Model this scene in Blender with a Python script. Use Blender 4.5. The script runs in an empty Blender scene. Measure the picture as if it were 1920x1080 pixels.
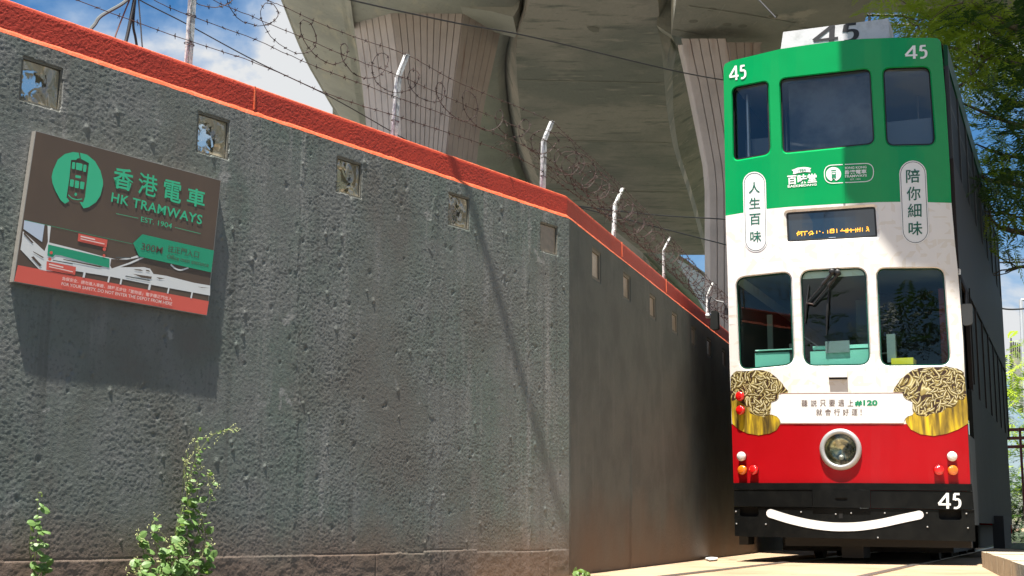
import bpy, bmesh, math, random
import numpy as np
from mathutils import Vector, Matrix
from mathutils.geometry import delaunay_2d_cdt
random.seed(7); RNG = np.random.RandomState(7)
S = bpy.context.scene; COL = S.collection
PI = math.pi; rad = math.radians

# ---------------------------------------------------------------- camera
FPX = 2500.0; PITCH = rad(10.05); ROLL = rad(0.4); HC = 0.30
cam_d = bpy.data.cameras.new('camera'); cam = bpy.data.objects.new('camera', cam_d); COL.objects.link(cam)
CR = Matrix.Rotation(PI/2 + PITCH, 3, 'X') @ Matrix.Rotation(ROLL, 3, 'Z')
cam.matrix_world = Matrix.Translation((0, 0, HC)) @ CR.to_4x4()
cam_d.sensor_width = 36; cam_d.lens = 36*FPX/1920; cam_d.clip_start = .05; cam_d.clip_end = 3000
S.camera = cam
O = Vector((0, 0, HC))
def ray(px, py): return CR @ Vector(((px-960)/FPX, -(py-540)/FPX, -1.0))
def atz(px, py, z):
    d = ray(px, py); return O + d*((z-HC)/d.z)
def atY(px, py, Y):
    d = ray(px, py); return O + d*(Y/d.y)

# survey of the site: wall corner, heights and directions
C0 = atz(1067, 1079, 0)
HG, HT = 2.195, 2.347                      # top of render, top of coping
A0 = atz(0, 60, HG); B0 = atz(1362, 642, HG)
DL = Vector((C0.x-A0.x, C0.y-A0.y, 0)).normalized()
DR = Vector((B0.x-C0.x, B0.y-C0.y, 0)).normalized()
NL = Vector((DL.y, -DL.x, 0)); NR = Vector((DR.y, -DR.x, 0))

# ---------------------------------------------------------------- sun, sky, exposure
SUN_AZ = math.atan2(DR.x, DR.y) + rad(1.6); SUN_EL = rad(74)
SD = Vector((-math.sin(SUN_AZ)*math.cos(SUN_EL), -math.cos(SUN_AZ)*math.cos(SUN_EL), math.sin(SUN_EL)))
sl = bpy.data.lights.new('sun', 'SUN'); sl.energy = 5.0; sl.angle = rad(.5); sl.color = (1, .95, .87)
sun = bpy.data.objects.new('sun', sl); COL.objects.link(sun); sun.location = (-3, -6, 15)
sun.rotation_euler = SD.to_track_quat('Z', 'Y').to_euler()
W = bpy.data.worlds.new('World'); S.world = W; W.use_nodes = True
nt = W.node_tree; nt.nodes.clear()
def N(t, ty, **k):
    n = t.nodes.new(ty)
    for a, v in k.items(): setattr(n, a, v)
    return n
sky = N(nt, 'ShaderNodeTexSky', sky_type='NISHITA', sun_disc=False)
sky.sun_elevation = SUN_EL; sky.sun_rotation = math.atan2(SD.x, SD.y); sky.air_density = 1.0; sky.dust_density = .4; sky.ozone_density = 2.5
tc = N(nt, 'ShaderNodeTexCoord'); sx = N(nt, 'ShaderNodeSeparateXYZ'); nt.links.new(tc.outputs['Generated'], sx.inputs[0])
ad = N(nt, 'ShaderNodeMath', operation='ADD'); ad.inputs[1].default_value = .35; nt.links.new(sx.outputs['Z'], ad.inputs[0])
mx = N(nt, 'ShaderNodeMath', operation='MAXIMUM'); mx.inputs[1].default_value = .05; nt.links.new(ad.outputs[0], mx.inputs[0])
dx = N(nt, 'ShaderNodeMath', operation='DIVIDE'); dy = N(nt, 'ShaderNodeMath', operation='DIVIDE')
nt.links.new(sx.outputs['X'], dx.inputs[0]); nt.links.new(mx.outputs[0], dx.inputs[1])
nt.links.new(sx.outputs['Y'], dy.inputs[0]); nt.links.new(mx.outputs[0], dy.inputs[1])
cx = N(nt, 'ShaderNodeCombineXYZ'); nt.links.new(dx.outputs[0], cx.inputs[0]); nt.links.new(dy.outputs[0], cx.inputs[1]); cx.inputs[2].default_value = 1.3
cn = N(nt, 'ShaderNodeTexNoise'); cn.inputs['Scale'].default_value = 2.3; cn.inputs['Detail'].default_value = 9; cn.inputs['Roughness'].default_value = .55; cn.inputs['Distortion'].default_value = .25
nt.links.new(cx.outputs[0], cn.inputs['Vector'])
cr = N(nt, 'ShaderNodeValToRGB'); cr.color_ramp.elements[0].position = .445; cr.color_ramp.elements[1].position = .57
nt.links.new(cn.outputs['Fac'], cr.inputs[0])
b1 = N(nt, 'ShaderNodeBackground'); b1.inputs[1].default_value = .045
hs = N(nt, 'ShaderNodeHueSaturation'); hs.inputs['Saturation'].default_value = 1.35; nt.links.new(sky.outputs[0], hs.inputs['Color']); nt.links.new(hs.outputs[0], b1.inputs[0])
b2 = N(nt, 'ShaderNodeBackground'); b2.inputs[1].default_value = .30
cc = N(nt, 'ShaderNodeValToRGB'); cc.color_ramp.elements[0].position = .50; cc.color_ramp.elements[0].color = (.55, .74, 1, 1); cc.color_ramp.elements[1].position = .57; cc.color_ramp.elements[1].color = (.96, .98, 1, 1)
nt.links.new(cn.outputs['Fac'], cc.inputs[0]); nt.links.new(cc.outputs[0], b2.inputs[0])
ms = N(nt, 'ShaderNodeMixShader'); wo = N(nt, 'ShaderNodeOutputWorld')
nt.links.new(cr.outputs[0], ms.inputs[0]); nt.links.new(b1.outputs[0], ms.inputs[1]); nt.links.new(b2.outputs[0], ms.inputs[2]); nt.links.new(ms.outputs[0], wo.inputs[0])
vs = S.view_settings; vs.view_transform = 'Standard'; vs.look = 'None'; vs.gamma = 1; vs.use_curve_mapping = False; vs.exposure = 1.46

# ---------------------------------------------------------------- materials
def mat(name, col, rough=.6, metal=0, spec=.5, noise=None, bump=None, stain=None, coat=0):
    """noise=(scale, other colour, lo, hi) ; bump=(scale, distance, detail) ; stain=list of (scale xyz, colour, lo, hi)"""
    m = bpy.data.materials.new(name); m.use_nodes = True; t = m.node_tree; p = t.nodes['Principled BSDF']
    p.inputs['Base Color'].default_value = (*col, 1); p.inputs['Roughness'].default_value = rough; p.inputs['Metallic'].default_value = metal
    p.inputs['Specular IOR Level'].default_value = spec; p.inputs['Coat Weight'].default_value = coat; p.inputs['Coat Roughness'].default_value = .04
    g = N(t, 'ShaderNodeTexCoord'); cur = None
    layers = []
    if noise: layers.append(((noise[0],)*3, noise[1], noise[2], noise[3]))
    if stain: layers += stain
    for sc, c2, lo, hi in layers:
        mp = N(t, 'ShaderNodeMapping'); mp.inputs['Scale'].default_value = sc; t.links.new(g.outputs['Object'], mp.inputs[0])
        n = N(t, 'ShaderNodeTexNoise'); n.inputs['Scale'].default_value = 1; n.inputs['Detail'].default_value = 7; n.inputs['Roughness'].default_value = .62
        t.links.new(mp.outputs[0], n.inputs['Vector'])
        r = N(t, 'ShaderNodeMapRange', clamp=True); r.inputs[1].default_value = lo; r.inputs[2].default_value = hi; t.links.new(n.outputs['Fac'], r.inputs[0])
        x = N(t, 'ShaderNodeMix', data_type='RGBA'); t.links.new(r.outputs[0], x.inputs[0])
        if cur is None: x.inputs[6].default_value = (*col, 1)
        else: t.links.new(cur, x.inputs[6])
        x.inputs[7].default_value = (*c2, 1); cur = x.outputs[2]
    if cur is not None: t.links.new(cur, p.inputs['Base Color'])
    if bump:
        n = N(t, 'ShaderNodeTexNoise'); n.inputs['Scale'].default_value = bump[0]; n.inputs['Detail'].default_value = bump[2]; t.links.new(g.outputs['Object'], n.inputs['Vector'])
        b = N(t, 'ShaderNodeBump'); b.inputs['Distance'].default_value = bump[1]; b.inputs['Strength'].default_value = 1; t.links.new(n.outputs['Fac'], b.inputs['Height']); t.links.new(b.outputs[0], p.inputs['Normal'])
    return m
def add_ground_dirt(m, col, z0, z1, amt=.8):
    """earth splashed onto the foot of a wall, ragged upper limit"""
    t = m.node_tree; p = t.nodes['Principled BSDF']; g = N(t, 'ShaderNodeTexCoord'); s = N(t, 'ShaderNodeSeparateXYZ'); t.links.new(g.outputs['Object'], s.inputs[0])
    n = N(t, 'ShaderNodeTexNoise'); n.inputs['Scale'].default_value = 2.2; n.inputs['Detail'].default_value = 8; t.links.new(g.outputs['Object'], n.inputs['Vector'])
    mu = N(t, 'ShaderNodeMath', operation='MULTIPLY_ADD'); mu.inputs[1].default_value = -(z1-z0)*1.3; t.links.new(n.outputs['Fac'], mu.inputs[0]); t.links.new(s.outputs['Z'], mu.inputs[2])
    r = N(t, 'ShaderNodeMapRange', clamp=True); r.inputs[1].default_value = z1-(z1-z0)*.65; r.inputs[2].default_value = z0-(z1-z0)*.65; r.inputs[4].default_value = amt; t.links.new(mu.outputs[0], r.inputs[0])
    x = N(t, 'ShaderNodeMix', data_type='RGBA'); t.links.new(r.outputs[0], x.inputs[0])
    l = p.inputs['Base Color'].links
    if l: t.links.new(l[0].from_socket, x.inputs[6])
    else: x.inputs[6].default_value = p.inputs['Base Color'].default_value
    x.inputs[7].default_value = (*col, 1); t.links.new(x.outputs[2], p.inputs['Base Color'])
M = {}
M['render'] = mat('grey_render', (.155, .160, .148), .5, noise=(2.6, (.122, .148, .126), .4, .6), stain=[((9, 9, .7), (.225, .225, .21), .54, .70), ((14, 14, .5), (.10, .105, .094), .56, .72), ((60, 60, 60), (.08, .083, .078), .52, .72), ((1.3, 1.3, 1.3), (.125, .12, .105), .52, .66), ((5, 5, 5), (.24, .24, .225), .66, .70)], bump=(300, .0022, 2), spec=.45)
add_ground_dirt(M['render'], (.15, .09, .06), .10, .34, .75)
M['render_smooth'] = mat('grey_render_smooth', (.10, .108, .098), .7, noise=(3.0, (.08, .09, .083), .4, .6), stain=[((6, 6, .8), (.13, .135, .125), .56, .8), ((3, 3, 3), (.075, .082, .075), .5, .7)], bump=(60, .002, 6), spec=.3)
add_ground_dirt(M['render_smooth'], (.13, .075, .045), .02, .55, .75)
M['orange'] = mat('orange_paint', (.42, .034, .013), .6, noise=(5, (.34, .026, .011), .4, .7), stain=[((40, 40, 40), (.50, .06, .024), .6, .8)], bump=(190, .0012, 3))
M['orange_lit'] = mat('orange_paint_lit', (.62, .105, .035), .6, noise=(30, (.55, .16, .08), .45, .75), bump=(150, .0015, 3))  # brighter orange: sunlight on lip and top edge put into the colour
M['mortar'] = mat('mortar', (.16, .15, .12), .8, bump=(120, .002, 3))
M['pit'] = mat('pit_edge', (.3, .3, .29), .8)
def glass_block_mat():
    m = mat('glass_block', (.40, .34, .22), .06, spec=.9, noise=(14, (.30, .25, .16), .35, .65)); t = m.node_tree; p = t.nodes['Principled BSDF']
    g = N(t, 'ShaderNodeTexCoord'); w = N(t, 'ShaderNodeTexNoise'); w.inputs['Scale'].default_value = 9; w.inputs['Detail'].default_value = .3; w.inputs['Distortion'].default_value = 1.2
    t.links.new(g.outputs['Object'], w.inputs[0]); b = N(t, 'ShaderNodeBump'); b.inputs['Distance'].default_value = .05; t.links.new(w.outputs['Fac'], b.inputs['Height']); t.links.new(b.outputs[0], p.inputs['Normal'])
    p.inputs['Coat Weight'].default_value = .25; t.links.new(b.outputs[0], p.inputs['Coat Normal']); p.inputs['IOR'].default_value = 1.6
    # clear, wavy part of the glass: daylight from behind the wall comes through there
    n2 = N(t, 'ShaderNodeTexNoise'); n2.inputs['Scale'].default_value = 16; n2.inputs['Detail'].default_value = 1.5; n2.inputs['Distortion'].default_value = 2.2; t.links.new(g.outputs['Object'], n2.inputs[0])
    sp = N(t, 'ShaderNodeVectorMath', operation='DISTANCE'); sp.inputs[1].default_value = (.30, .30, .42); t.links.new(g.outputs['Generated'], sp.inputs[0])
    ma = N(t, 'ShaderNodeMath', operation='MULTIPLY_ADD'); ma.inputs[1].default_value = -.75; t.links.new(sp.outputs['Value'], ma.inputs[0]); t.links.new(n2.outputs['Fac'], ma.inputs[2])
    mr_ = N(t, 'ShaderNodeMapRange', clamp=True); mr_.inputs[1].default_value = .19; mr_.inputs[2].default_value = .26; mr_.inputs[4].default_value = .9; t.links.new(ma.outputs[0], mr_.inputs[0])
    trn = N(t, 'ShaderNodeBsdfTransparent'); trn.inputs[0].default_value = (.96, .98, .95, 1); mi_ = N(t, 'ShaderNodeMixShader'); t.links.new(mr_.outputs[0], mi_.inputs[0]); t.links.new(p.outputs[0], mi_.inputs[1]); t.links.new(trn.outputs[0], mi_.inputs[2]); t.links.new(mi_.outputs[0], t.nodes['Material Output'].inputs[0])
    return m
M['block'] = glass_block_mat(); M['block_plain'] = mat('glass_block_dusty', (.30, .24, .165), .35, noise=(30, (.22, .175, .12), .35, .65))
M['sign_brown'] = mat('sign_brown', (.105, .072, .052), .38, noise=(4, (.125, .085, .058), .4, .7))
M['sign_green'] = mat('sign_green', (.05, .50, .26), .4)
M['sign_green2'] = mat('sign_green_deep', (.022, .32, .17), .4)
M['sign_red'] = mat('sign_red', (.72, .12, .085), .4)
M['sign_white'] = mat('sign_white', (.74, .74, .72), .4)
M['sign_blue'] = mat('sign_pale_blue', (.55, .62, .72), .4)
M['sign_pale'] = mat('sign_pale_text', (.85, .66, .60), .4)
M['alu'] = mat('aluminium_edge', (.45, .42, .38), .35, .6)
M['galv'] = mat('galvanised_steel', (.66, .66, .64), .45, .25, noise=(60, (.34, .34, .32), .4, .7), stain=[((25, 25, 8), (.28, .15, .08), .62, .72)])
M['rust'] = mat('rusty_wire', (.035, .02, .017), .75, .1, noise=(90, (.09, .035, .025), .5, .75))
M['darkwire'] = mat('black_cable', (.018, .018, .02), .5)
M['cable_grey'] = mat('grey_cable', (.10, .11, .11), .55)
M['cable_rust'] = mat('rusty_stay', (.16, .07, .05), .7)
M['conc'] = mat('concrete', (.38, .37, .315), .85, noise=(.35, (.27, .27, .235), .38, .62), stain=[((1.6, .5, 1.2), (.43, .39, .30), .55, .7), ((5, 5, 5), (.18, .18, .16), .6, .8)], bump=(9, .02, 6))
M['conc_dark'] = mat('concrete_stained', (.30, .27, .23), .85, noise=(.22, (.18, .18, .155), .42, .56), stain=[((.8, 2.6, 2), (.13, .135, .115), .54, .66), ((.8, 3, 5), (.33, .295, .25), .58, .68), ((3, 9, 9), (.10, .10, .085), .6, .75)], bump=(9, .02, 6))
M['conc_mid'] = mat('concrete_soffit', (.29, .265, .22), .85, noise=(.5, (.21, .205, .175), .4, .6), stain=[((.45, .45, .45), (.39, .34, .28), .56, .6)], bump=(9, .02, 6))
M['conc_light'] = mat('concrete_edge', (.30, .29, .24), .85, noise=(1.2, (.2, .2, .165), .4, .65), bump=(9, .02, 6))
M['conc_far'] = mat('concrete_fascia', (.55, .57, .61), .85, noise=(.8, (.48, .50, .53), .4, .6))
M['clad'] = [mat('pier_cladding_facet_%s' % n, c, .8, noise=(2, tuple(v*.84 for v in c), .4, .65), stain=[((5, 5, .35), tuple(v*f for v, f in zip(c, (.75, .6, .55))), .6, .75)], bump=(25, .004, 4)) for n, c in (('pale', (.56, .49, .46)), ('half_lit', (.48, .41, .375)), ('shaded', (.38, .315, .285)))]  # one cladding in three tones: facet light and shade put into the colour
M['clad_gap'] = mat('pier_joint', (.17, .145, .13), .9)
M['ground'] = mat('ground_concrete', (.40, .28, .175), .9, noise=(1.6, (.27, .185, .11), .4, .65), stain=[((14, 14, 14), (.19, .125, .085), .58, .75), ((.7, .7, .7), (.40, .30, .21), .55, .7)], bump=(70, .006, 8))
M['stone'] = mat('kerb_stone', (.42, .36, .26), .85, noise=(6, (.3, .25, .17), .45, .7), bump=(60, .006, 6))
M['rail'] = mat('rail_steel', (.22, .19, .17), .4, .8)
# tram paints
M['green'] = mat('tram_green', (.0, .30, .076), .22, noise=(1.4, (.0, .27, .068), .4, .7), coat=.25, spec=.3)
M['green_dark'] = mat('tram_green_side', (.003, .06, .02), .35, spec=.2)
M['red'] = mat('tram_red', (.38, .004, .008), .25, noise=(2, (.35, .003, .006), .4, .7), coat=.2, spec=.3)
M['black'] = mat('bumper_black', (.006, .0065, .0065), .25, spec=.16, noise=(9, (.010, .0105, .010), .45, .7), stain=[((16, 16, 50), (.022, .022, .02), .70, .82)])
M['white'] = mat('white_print', (.82, .82, .80), .4)
M['banner'] = mat('banner_white', (.80, .79, .76), .3, coat=.3)
M['line'] = mat('dark_line', (.03, .045, .05), .5)
M['line_brown'] = mat('brown_line', (.32, .16, .12), .5)
M['glyph_green'] = mat('glyph_green', (.01, .12, .075), .5)
M['glyph_dark'] = mat('glyph_brown', (.09, .05, .04), .5)
M['num_green'] = mat('number_green', (.0, .23, .10), .5)
M['rubber'] = mat('rubber', (.012, .012, .012), .5)
M['gasket_green'] = mat('glass_edge', (.015, .08, .055), .25)
M['black_num'] = mat('black_numeral', (.02, .02, .022), .6)
M['roofbox'] = mat('roof_box_paint', (.62, .61, .62), .55, noise=(8, (.42, .42, .42), .5, .75), bump=(60, .001, 3))
M['chrome'] = mat('headlamp_rim', (.42, .43, .43), .45, .4, noise=(30, (.4, .4, .4), .4, .7))
M['reflector'] = mat('reflector', (.55, .55, .42), .18, .9, noise=(11, (.10, .11, .08), .4, .6))
M['void'] = mat('shade_black', (.004, .004, .004), .9)  # flat black put in for the shade inside recesses and openings
M['dark_in'] = mat('dark_interior', (.028, .03, .03), .6)
M['grey_in'] = mat('grey_interior', (.17, .19, .20), .5)
M['cream_in'] = mat('cream_interior', (.42, .44, .42), .5)
M['wood_in'] = mat('orange_interior', (.28, .08, .03), .5)
M['blind'] = mat('blind_cloud_grey', (.20, .21, .215), .6, noise=(3, (.08, .09, .098), .4, .65))  # mottled grey in place of cloud mirrored in the pane
M['mint'] = mat('mint_plastic', (.22, .52, .44), .5)
M['mint2'] = mat('mint_plastic_pale', (.36, .66, .58), .5)
M['yellow'] = mat('yellow_plastic', (.75, .55, .03), .5)
M['steel'] = mat('steel_tube', (.5, .5, .48), .3, .9)
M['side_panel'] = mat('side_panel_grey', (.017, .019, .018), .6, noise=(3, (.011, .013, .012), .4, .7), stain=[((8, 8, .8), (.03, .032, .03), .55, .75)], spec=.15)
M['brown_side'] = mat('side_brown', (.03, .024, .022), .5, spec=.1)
M['red_dark'] = mat('dark_red_trim', (.16, .012, .01), .4)
M['tyre'] = mat('running_gear', (.01, .01, .01), .7)
def lens(name, c, e=0):
    m = mat(name, c, .12, spec=.8, noise=(60, tuple(v*.75 for v in c), .4, .6), coat=.7, bump=(160, .003, 1)); p = m.node_tree.nodes['Principled BSDF']
    p.inputs['Subsurface Weight'].default_value = 0
    if e: p.inputs['Emission Color'].default_value = (*c, 1); p.inputs['Emission Strength'].default_value = e
    return m
M['lens_red'] = lens('lens_red', (.85, .008, .008)); M['lens_orange'] = lens('lens_orange', (.95, .20, .01)); M['lens_white'] = lens('lens_white', (.8, .76, .72))
def led():
    m = bpy.data.materials.new('amber_led'); m.use_nodes = True; p = m.node_tree.nodes['Principled BSDF']
    p.inputs['Base Color'].default_value = (.9, .4, .02, 1); p.inputs['Emission Color'].default_value = (1, .42, .03, 1); p.inputs['Emission Strength'].default_value = .75; return m
M['led'] = led()
def pane(name, tint, k=1.5, rough=0.0):
    m = bpy.data.materials.new(name); m.use_nodes = True; t = m.node_tree; t.nodes.clear()
    tr = N(t, 'ShaderNodeBsdfTransparent'); tr.inputs[0].default_value = (*tint, 1); gl = N(t, 'ShaderNodeBsdfGlossy'); gl.inputs['Roughness'].default_value = rough; gl.inputs[0].default_value = (.9, .95, 1, 1)
    lw = N(t, 'ShaderNodeLayerWeight'); lw.inputs['Blend'].default_value = .5; pw = N(t, 'ShaderNodeMath', operation='POWER'); pw.inputs[1].default_value = 5; t.links.new(lw.outputs['Facing'], pw.inputs[0]); f0 = ((k-1)/(k+1))**2
    fr = N(t, 'ShaderNodeMath', operation='MULTIPLY_ADD'); fr.inputs[1].default_value = 1-f0; fr.inputs[2].default_value = f0; t.links.new(pw.outputs[0], fr.inputs[0]); mi = N(t, 'ShaderNodeMixShader'); o = N(t, 'ShaderNodeOutputMaterial')
    t.links.new(fr.outputs[0], mi.inputs[0]); t.links.new(tr.outputs[0], mi.inputs[1]); t.links.new(gl.outputs[0], mi.inputs[2]); t.links.new(mi.outputs[0], o.inputs[0]); return m
M['pane_up'] = pane('upper_window_glass', (.74, .77, .78), 1.78); M['pane_low'] = pane('lower_window_glass', (.74, .92, .87), 1.5)
M['pane_side'] = mat('side_pane_dark', (.008, .009, .009), .5, spec=.08)  # opaque near-black instead of glass, the unlit saloon put into the colour
M['pane_lamp'] = pane('lamp_glass', (.85, .86, .8), 1.6)
M['screen'] = mat('display_screen', (.008, .02, .035), .06, spec=.9, coat=1)
def cream_mat():
    m = mat('tram_cream', (.80, .755, .70), .25, coat=.5); t = m.node_tree; p = t.nodes['Principled BSDF']; g = N(t, 'ShaderNodeTexCoord')
    mp = N(t, 'ShaderNodeMapping'); mp.inputs['Scale'].default_value = (6, 1, 6); mp.inputs['Rotation'].default_value = (0, 0, .393); t.links.new(g.outputs['Object'], mp.inputs[0])
    v = N(t, 'ShaderNodeTexVoronoi', distance='CHEBYCHEV', feature='F1'); v.inputs['Scale'].default_value = .75; v.inputs['Randomness'].default_value = .6; t.links.new(mp.outputs[0], v.inputs[0])
    v2 = N(t, 'ShaderNodeTexVoronoi', distance='MANHATTAN', feature='F1'); v2.inputs['Scale'].default_value = .55; t.links.new(mp.outputs[0], v2.inputs[0])
    a = N(t, 'ShaderNodeMath', operation='MULTIPLY'); a.inputs[1].default_value = 3.1; t.links.new(v.outputs['Distance'], a.inputs[0])
    b = N(t, 'ShaderNodeMath', operation='MULTIPLY'); b.inputs[1].default_value = 2.2; t.links.new(v2.outputs['Distance'], b.inputs[0])
    f1 = N(t, 'ShaderNodeMath', operation='PINGPONG'); f1.inputs[1].default_value = .5; t.links.new(a.outputs[0], f1.inputs[0])
    f2 = N(t, 'ShaderNodeMath', operation='PINGPONG'); f2.inputs[1].default_value = .5; t.links.new(b.outputs[0], f2.inputs[0])
    c1 = N(t, 'ShaderNodeMath', operation='GREATER_THAN'); c1.inputs[1].default_value = .3; t.links.new(f1.outputs[0], c1.inputs[0])
    c2 = N(t, 'ShaderNodeMath', operation='GREATER_THAN'); c2.inputs[1].default_value = .27; t.links.new(f2.outputs[0], c2.inputs[0])
    mm = N(t, 'ShaderNodeMath', operation='MULTIPLY'); t.links.new(c1.outputs[0], mm.inputs[0]); t.links.new(c2.outputs[0], mm.inputs[1])
    x = N(t, 'ShaderNodeMix', data_type='RGBA'); x.inputs[6].default_value = (.80, .76, .71, 1); x.inputs[7].default_value = (.745, .685, .60, 1); t.links.new(mm.outputs[0], x.inputs[0]); t.links.new(x.outputs[2], p.inputs['Base Color'])
    return m
M['cream'] = cream_mat()
def noodle_mat(top):
    m = mat('printed_noodles' if top else 'printed_stalk', (.1, .06, .03), .4); t = m.node_tree; p = t.nodes['Principled BSDF']; g = N(t, 'ShaderNodeTexCoord')
    if top:
        n = N(t, 'ShaderNodeTexNoise'); n.inputs['Scale'].default_value = 6; n.inputs['Detail'].default_value = .8; n.inputs['Distortion'].default_value = 1.4; t.links.new(g.outputs['Object'], n.inputs['Vector'])
        w = N(t, 'ShaderNodeMath', operation='MULTIPLY'); w.inputs[1].default_value = 8.0; t.links.new(n.outputs['Fac'], w.inputs[0])
        q = N(t, 'ShaderNodeMath', operation='PINGPONG'); q.inputs[1].default_value = .5; t.links.new(w.outputs[0], q.inputs[0])
        r = N(t, 'ShaderNodeValToRGB'); e = r.color_ramp.elements; e[0].position = .0; e[0].color = (.035, .018, .012, 1); e[1].position = .98; e[1].color = (.70, .62, .36, 1)
        e.new(.40).color = (.05, .028, .016, 1); e.new(.58).color = (.30, .22, .06, 1); e.new(.80).color = (.34, .28, .10, 1)
        d = N(t, 'ShaderNodeMath', operation='MULTIPLY'); d.inputs[1].default_value = 2; t.links.new(q.outputs[0], d.inputs[0]); t.links.new(d.outputs[0], r.inputs[0])
    else:
        mp = N(t, 'ShaderNodeMapping'); mp.inputs['Scale'].default_value = (22, 22, 3.2); t.links.new(g.outputs['Object'], mp.inputs[0])
        n = N(t, 'ShaderNodeTexNoise'); n.inputs['Scale'].default_value = 1; n.inputs['Detail'].default_value = 5; n.inputs['Distortion'].default_value = .4; t.links.new(mp.outputs[0], n.inputs['Vector'])
        r = N(t, 'ShaderNodeValToRGB'); e = r.color_ramp.elements; e[0].position = .34; e[0].color = (.07, .045, .012, 1); e[1].position = .68; e[1].color = (.75, .52, .02, 1); e.new(.5).color = (.30, .20, .02, 1)
        t.links.new(n.outputs['Fac'], r.inputs[0])
    t.links.new(r.outputs[0], p.inputs['Base Color']); return m
M['noodle'] = noodle_mat(True); M['stalk'] = noodle_mat(False); M['olive'] = mat('print_olive', (.17, .125, .035), .4, noise=(25, (.30, .23, .06), .4, .65)); M['noodle_dark'] = mat('print_brown', (.035, .018, .012), .4); M['noodle_light'] = mat('print_cream', (.66, .60, .38), .4)
def leaf_mat(name, c, c2, tr=.35):
    m = mat(name, c, .5, noise=(2.5, c2, .35, .65)); t = m.node_tree; p = t.nodes['Principled BSDF']; o = t.nodes['Material Output']
    d = N(t, 'ShaderNodeBsdfTranslucent'); d.inputs[0].default_value = (c2[0]*2.4, c2[1]*2.4, c2[2]*1.2, 1); mi = N(t, 'ShaderNodeMixShader'); mi.inputs[0].default_value = tr
    t.links.new(p.outputs[0], mi.inputs[1]); t.links.new(d.outputs[0], mi.inputs[2]); t.links.new(mi.outputs[0], o.inputs[0]); return m
M['leaf'] = leaf_mat('tree_leaf_lit', (.12, .18, .025), (.20, .26, .04), .55); M['leaf_dark'] = leaf_mat('tree_leaf_shaded', (.018, .05, .012), (.035, .085, .02), .2)  # sunlit and shaded foliage put into two leaf colours
M['weed'] = leaf_mat('weed_leaf', (.10, .19, .045), (.17, .27, .09), .2); M['weed2'] = leaf_mat('weed_leaf_pale', (.20, .28, .10), (.26, .34, .14), .2); M['weed_stem'] = mat('weed_stem', (.14, .17, .05), .7); M['weed_flower'] = mat('weed_flower', (.38, .40, .16), .7)
M['bark'] = mat('bark', (.10, .075, .055), .9, noise=(12, (.2, .16, .12), .45, .7), bump=(40, .01, 5))

# ---------------------------------------------------------------- object helpers
def thing(name, label, cat, loc, group=None, kind=None):
    o = bpy.data.objects.new(name, None); COL.objects.link(o); o.location = loc; o['label'] = label; o['category'] = cat
    if group: o['group'] = group
    if kind: o['kind'] = kind
    return o
def wloc(o):
    v = Vector(o.location)
    return v + (wloc(o.parent) if o.parent else Vector())
def mesh(name, verts, faces, m, parent=None, smooth=False, mats=None, fm=None):
    """world-space vertices -> one object, its origin at its parent's (or at the world origin)"""
    off = wloc(parent) if parent else Vector()
    me = bpy.data.meshes.new(name)
    if isinstance(verts, np.ndarray): verts = verts - np.array(off); me.from_pydata(verts.tolist(), [], faces if isinstance(faces, list) else faces.tolist())
    else: me.from_pydata([tuple(Vector(v)-off) for v in verts], [], faces)
    for q in (mats or [m]): me.materials.append(q)
    if fm: me.polygons.foreach_set('material_index', fm)
    if smooth: me.polygons.foreach_set('use_smooth', [True]*len(me.polygons))
    me.update()
    o = bpy.data.objects.new(name, me); COL.objects.link(o)
    if parent: o.parent = parent
    return o
def tag(o, label=None, cat=None, group=None, kind=None):
    for k, v in (('label', label), ('category', cat), ('group', group), ('kind', kind)):
        if v: o[k] = v
    return o
class MB:
    def __init__(s): s.v = []; s.f = []
    def add(s, vs, fs):
        b = len(s.v); s.v += [Vector(v) for v in vs]; s.f += [tuple(i+b for i in f) for f in fs]; return s
    def hexa(s, p):      # 8 points: bottom loop 0-3, top loop 4-7
        return s.add(p, [(3, 2, 1, 0), (4, 5, 6, 7), (0, 1, 5, 4), (1, 2, 6, 5), (2, 3, 7, 6), (3, 0, 4, 7)])
    def prism(s, loop, d):  # loop extruded by vector d
        n = len(loop); d = Vector(d)
        return s.add(list(loop)+[Vector(p)+d for p in loop], [tuple(range(n)), tuple(range(2*n-1, n-1, -1))]+[(i, i+n, (i+1) % n+n, (i+1) % n) for i in range(n)])
    def tube(s, pts, r, n=6, cap=True):
        pts = [Vector(p) for p in pts]; rs = r if isinstance(r, (list, tuple)) else [r]*len(pts); vs = []; up = None
        for i, p in enumerate(pts):
            t = (pts[min(i+1, len(pts)-1)]-pts[max(i-1, 0)]).normalized()
            if up is None: up = Vector((0, 0, 1)) if abs(t.z) < .9 else Vector((1, 0, 0))
            a = t.cross(up).normalized(); b = a.cross(t).normalized(); up = b
            for k in range(n): vs.append(p+(a*math.cos(2*PI*k/n)+b*math.sin(2*PI*k/n))*rs[i])
        fs = [(i*n+k, i*n+(k+1) % n, (i+1)*n+(k+1) % n, (i+1)*n+k) for i in range(len(pts)-1) for k in range(n)]
        if cap: fs += [tuple(range(n-1, -1, -1)), tuple(range((len(pts)-1)*n, len(pts)*n))]
        return s.add(vs, fs)
    def lathe(s, c, ax, prof, n=24):   # prof: (radius, height) pairs about axis ax from c
        ax = Vector(ax).normalized(); a = ax.orthogonal().normalized(); b = ax.cross(a); vs = []
        for (r, h) in prof:
            for k in range(n): vs.append(Vector(c)+ax*h+(a*math.cos(2*PI*k/n)+b*math.sin(2*PI*k/n))*max(r, 1e-5))
        return s.add(vs, [(i*n+k, i*n+(k+1) % n, (i+1)*n+(k+1) % n, (i+1)*n+k) for i in range(len(prof)-1) for k in range(n)])
    def build(s, name, m, parent=None, smooth=False): return mesh(name, s.v, s.f, m, parent, smooth)
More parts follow.
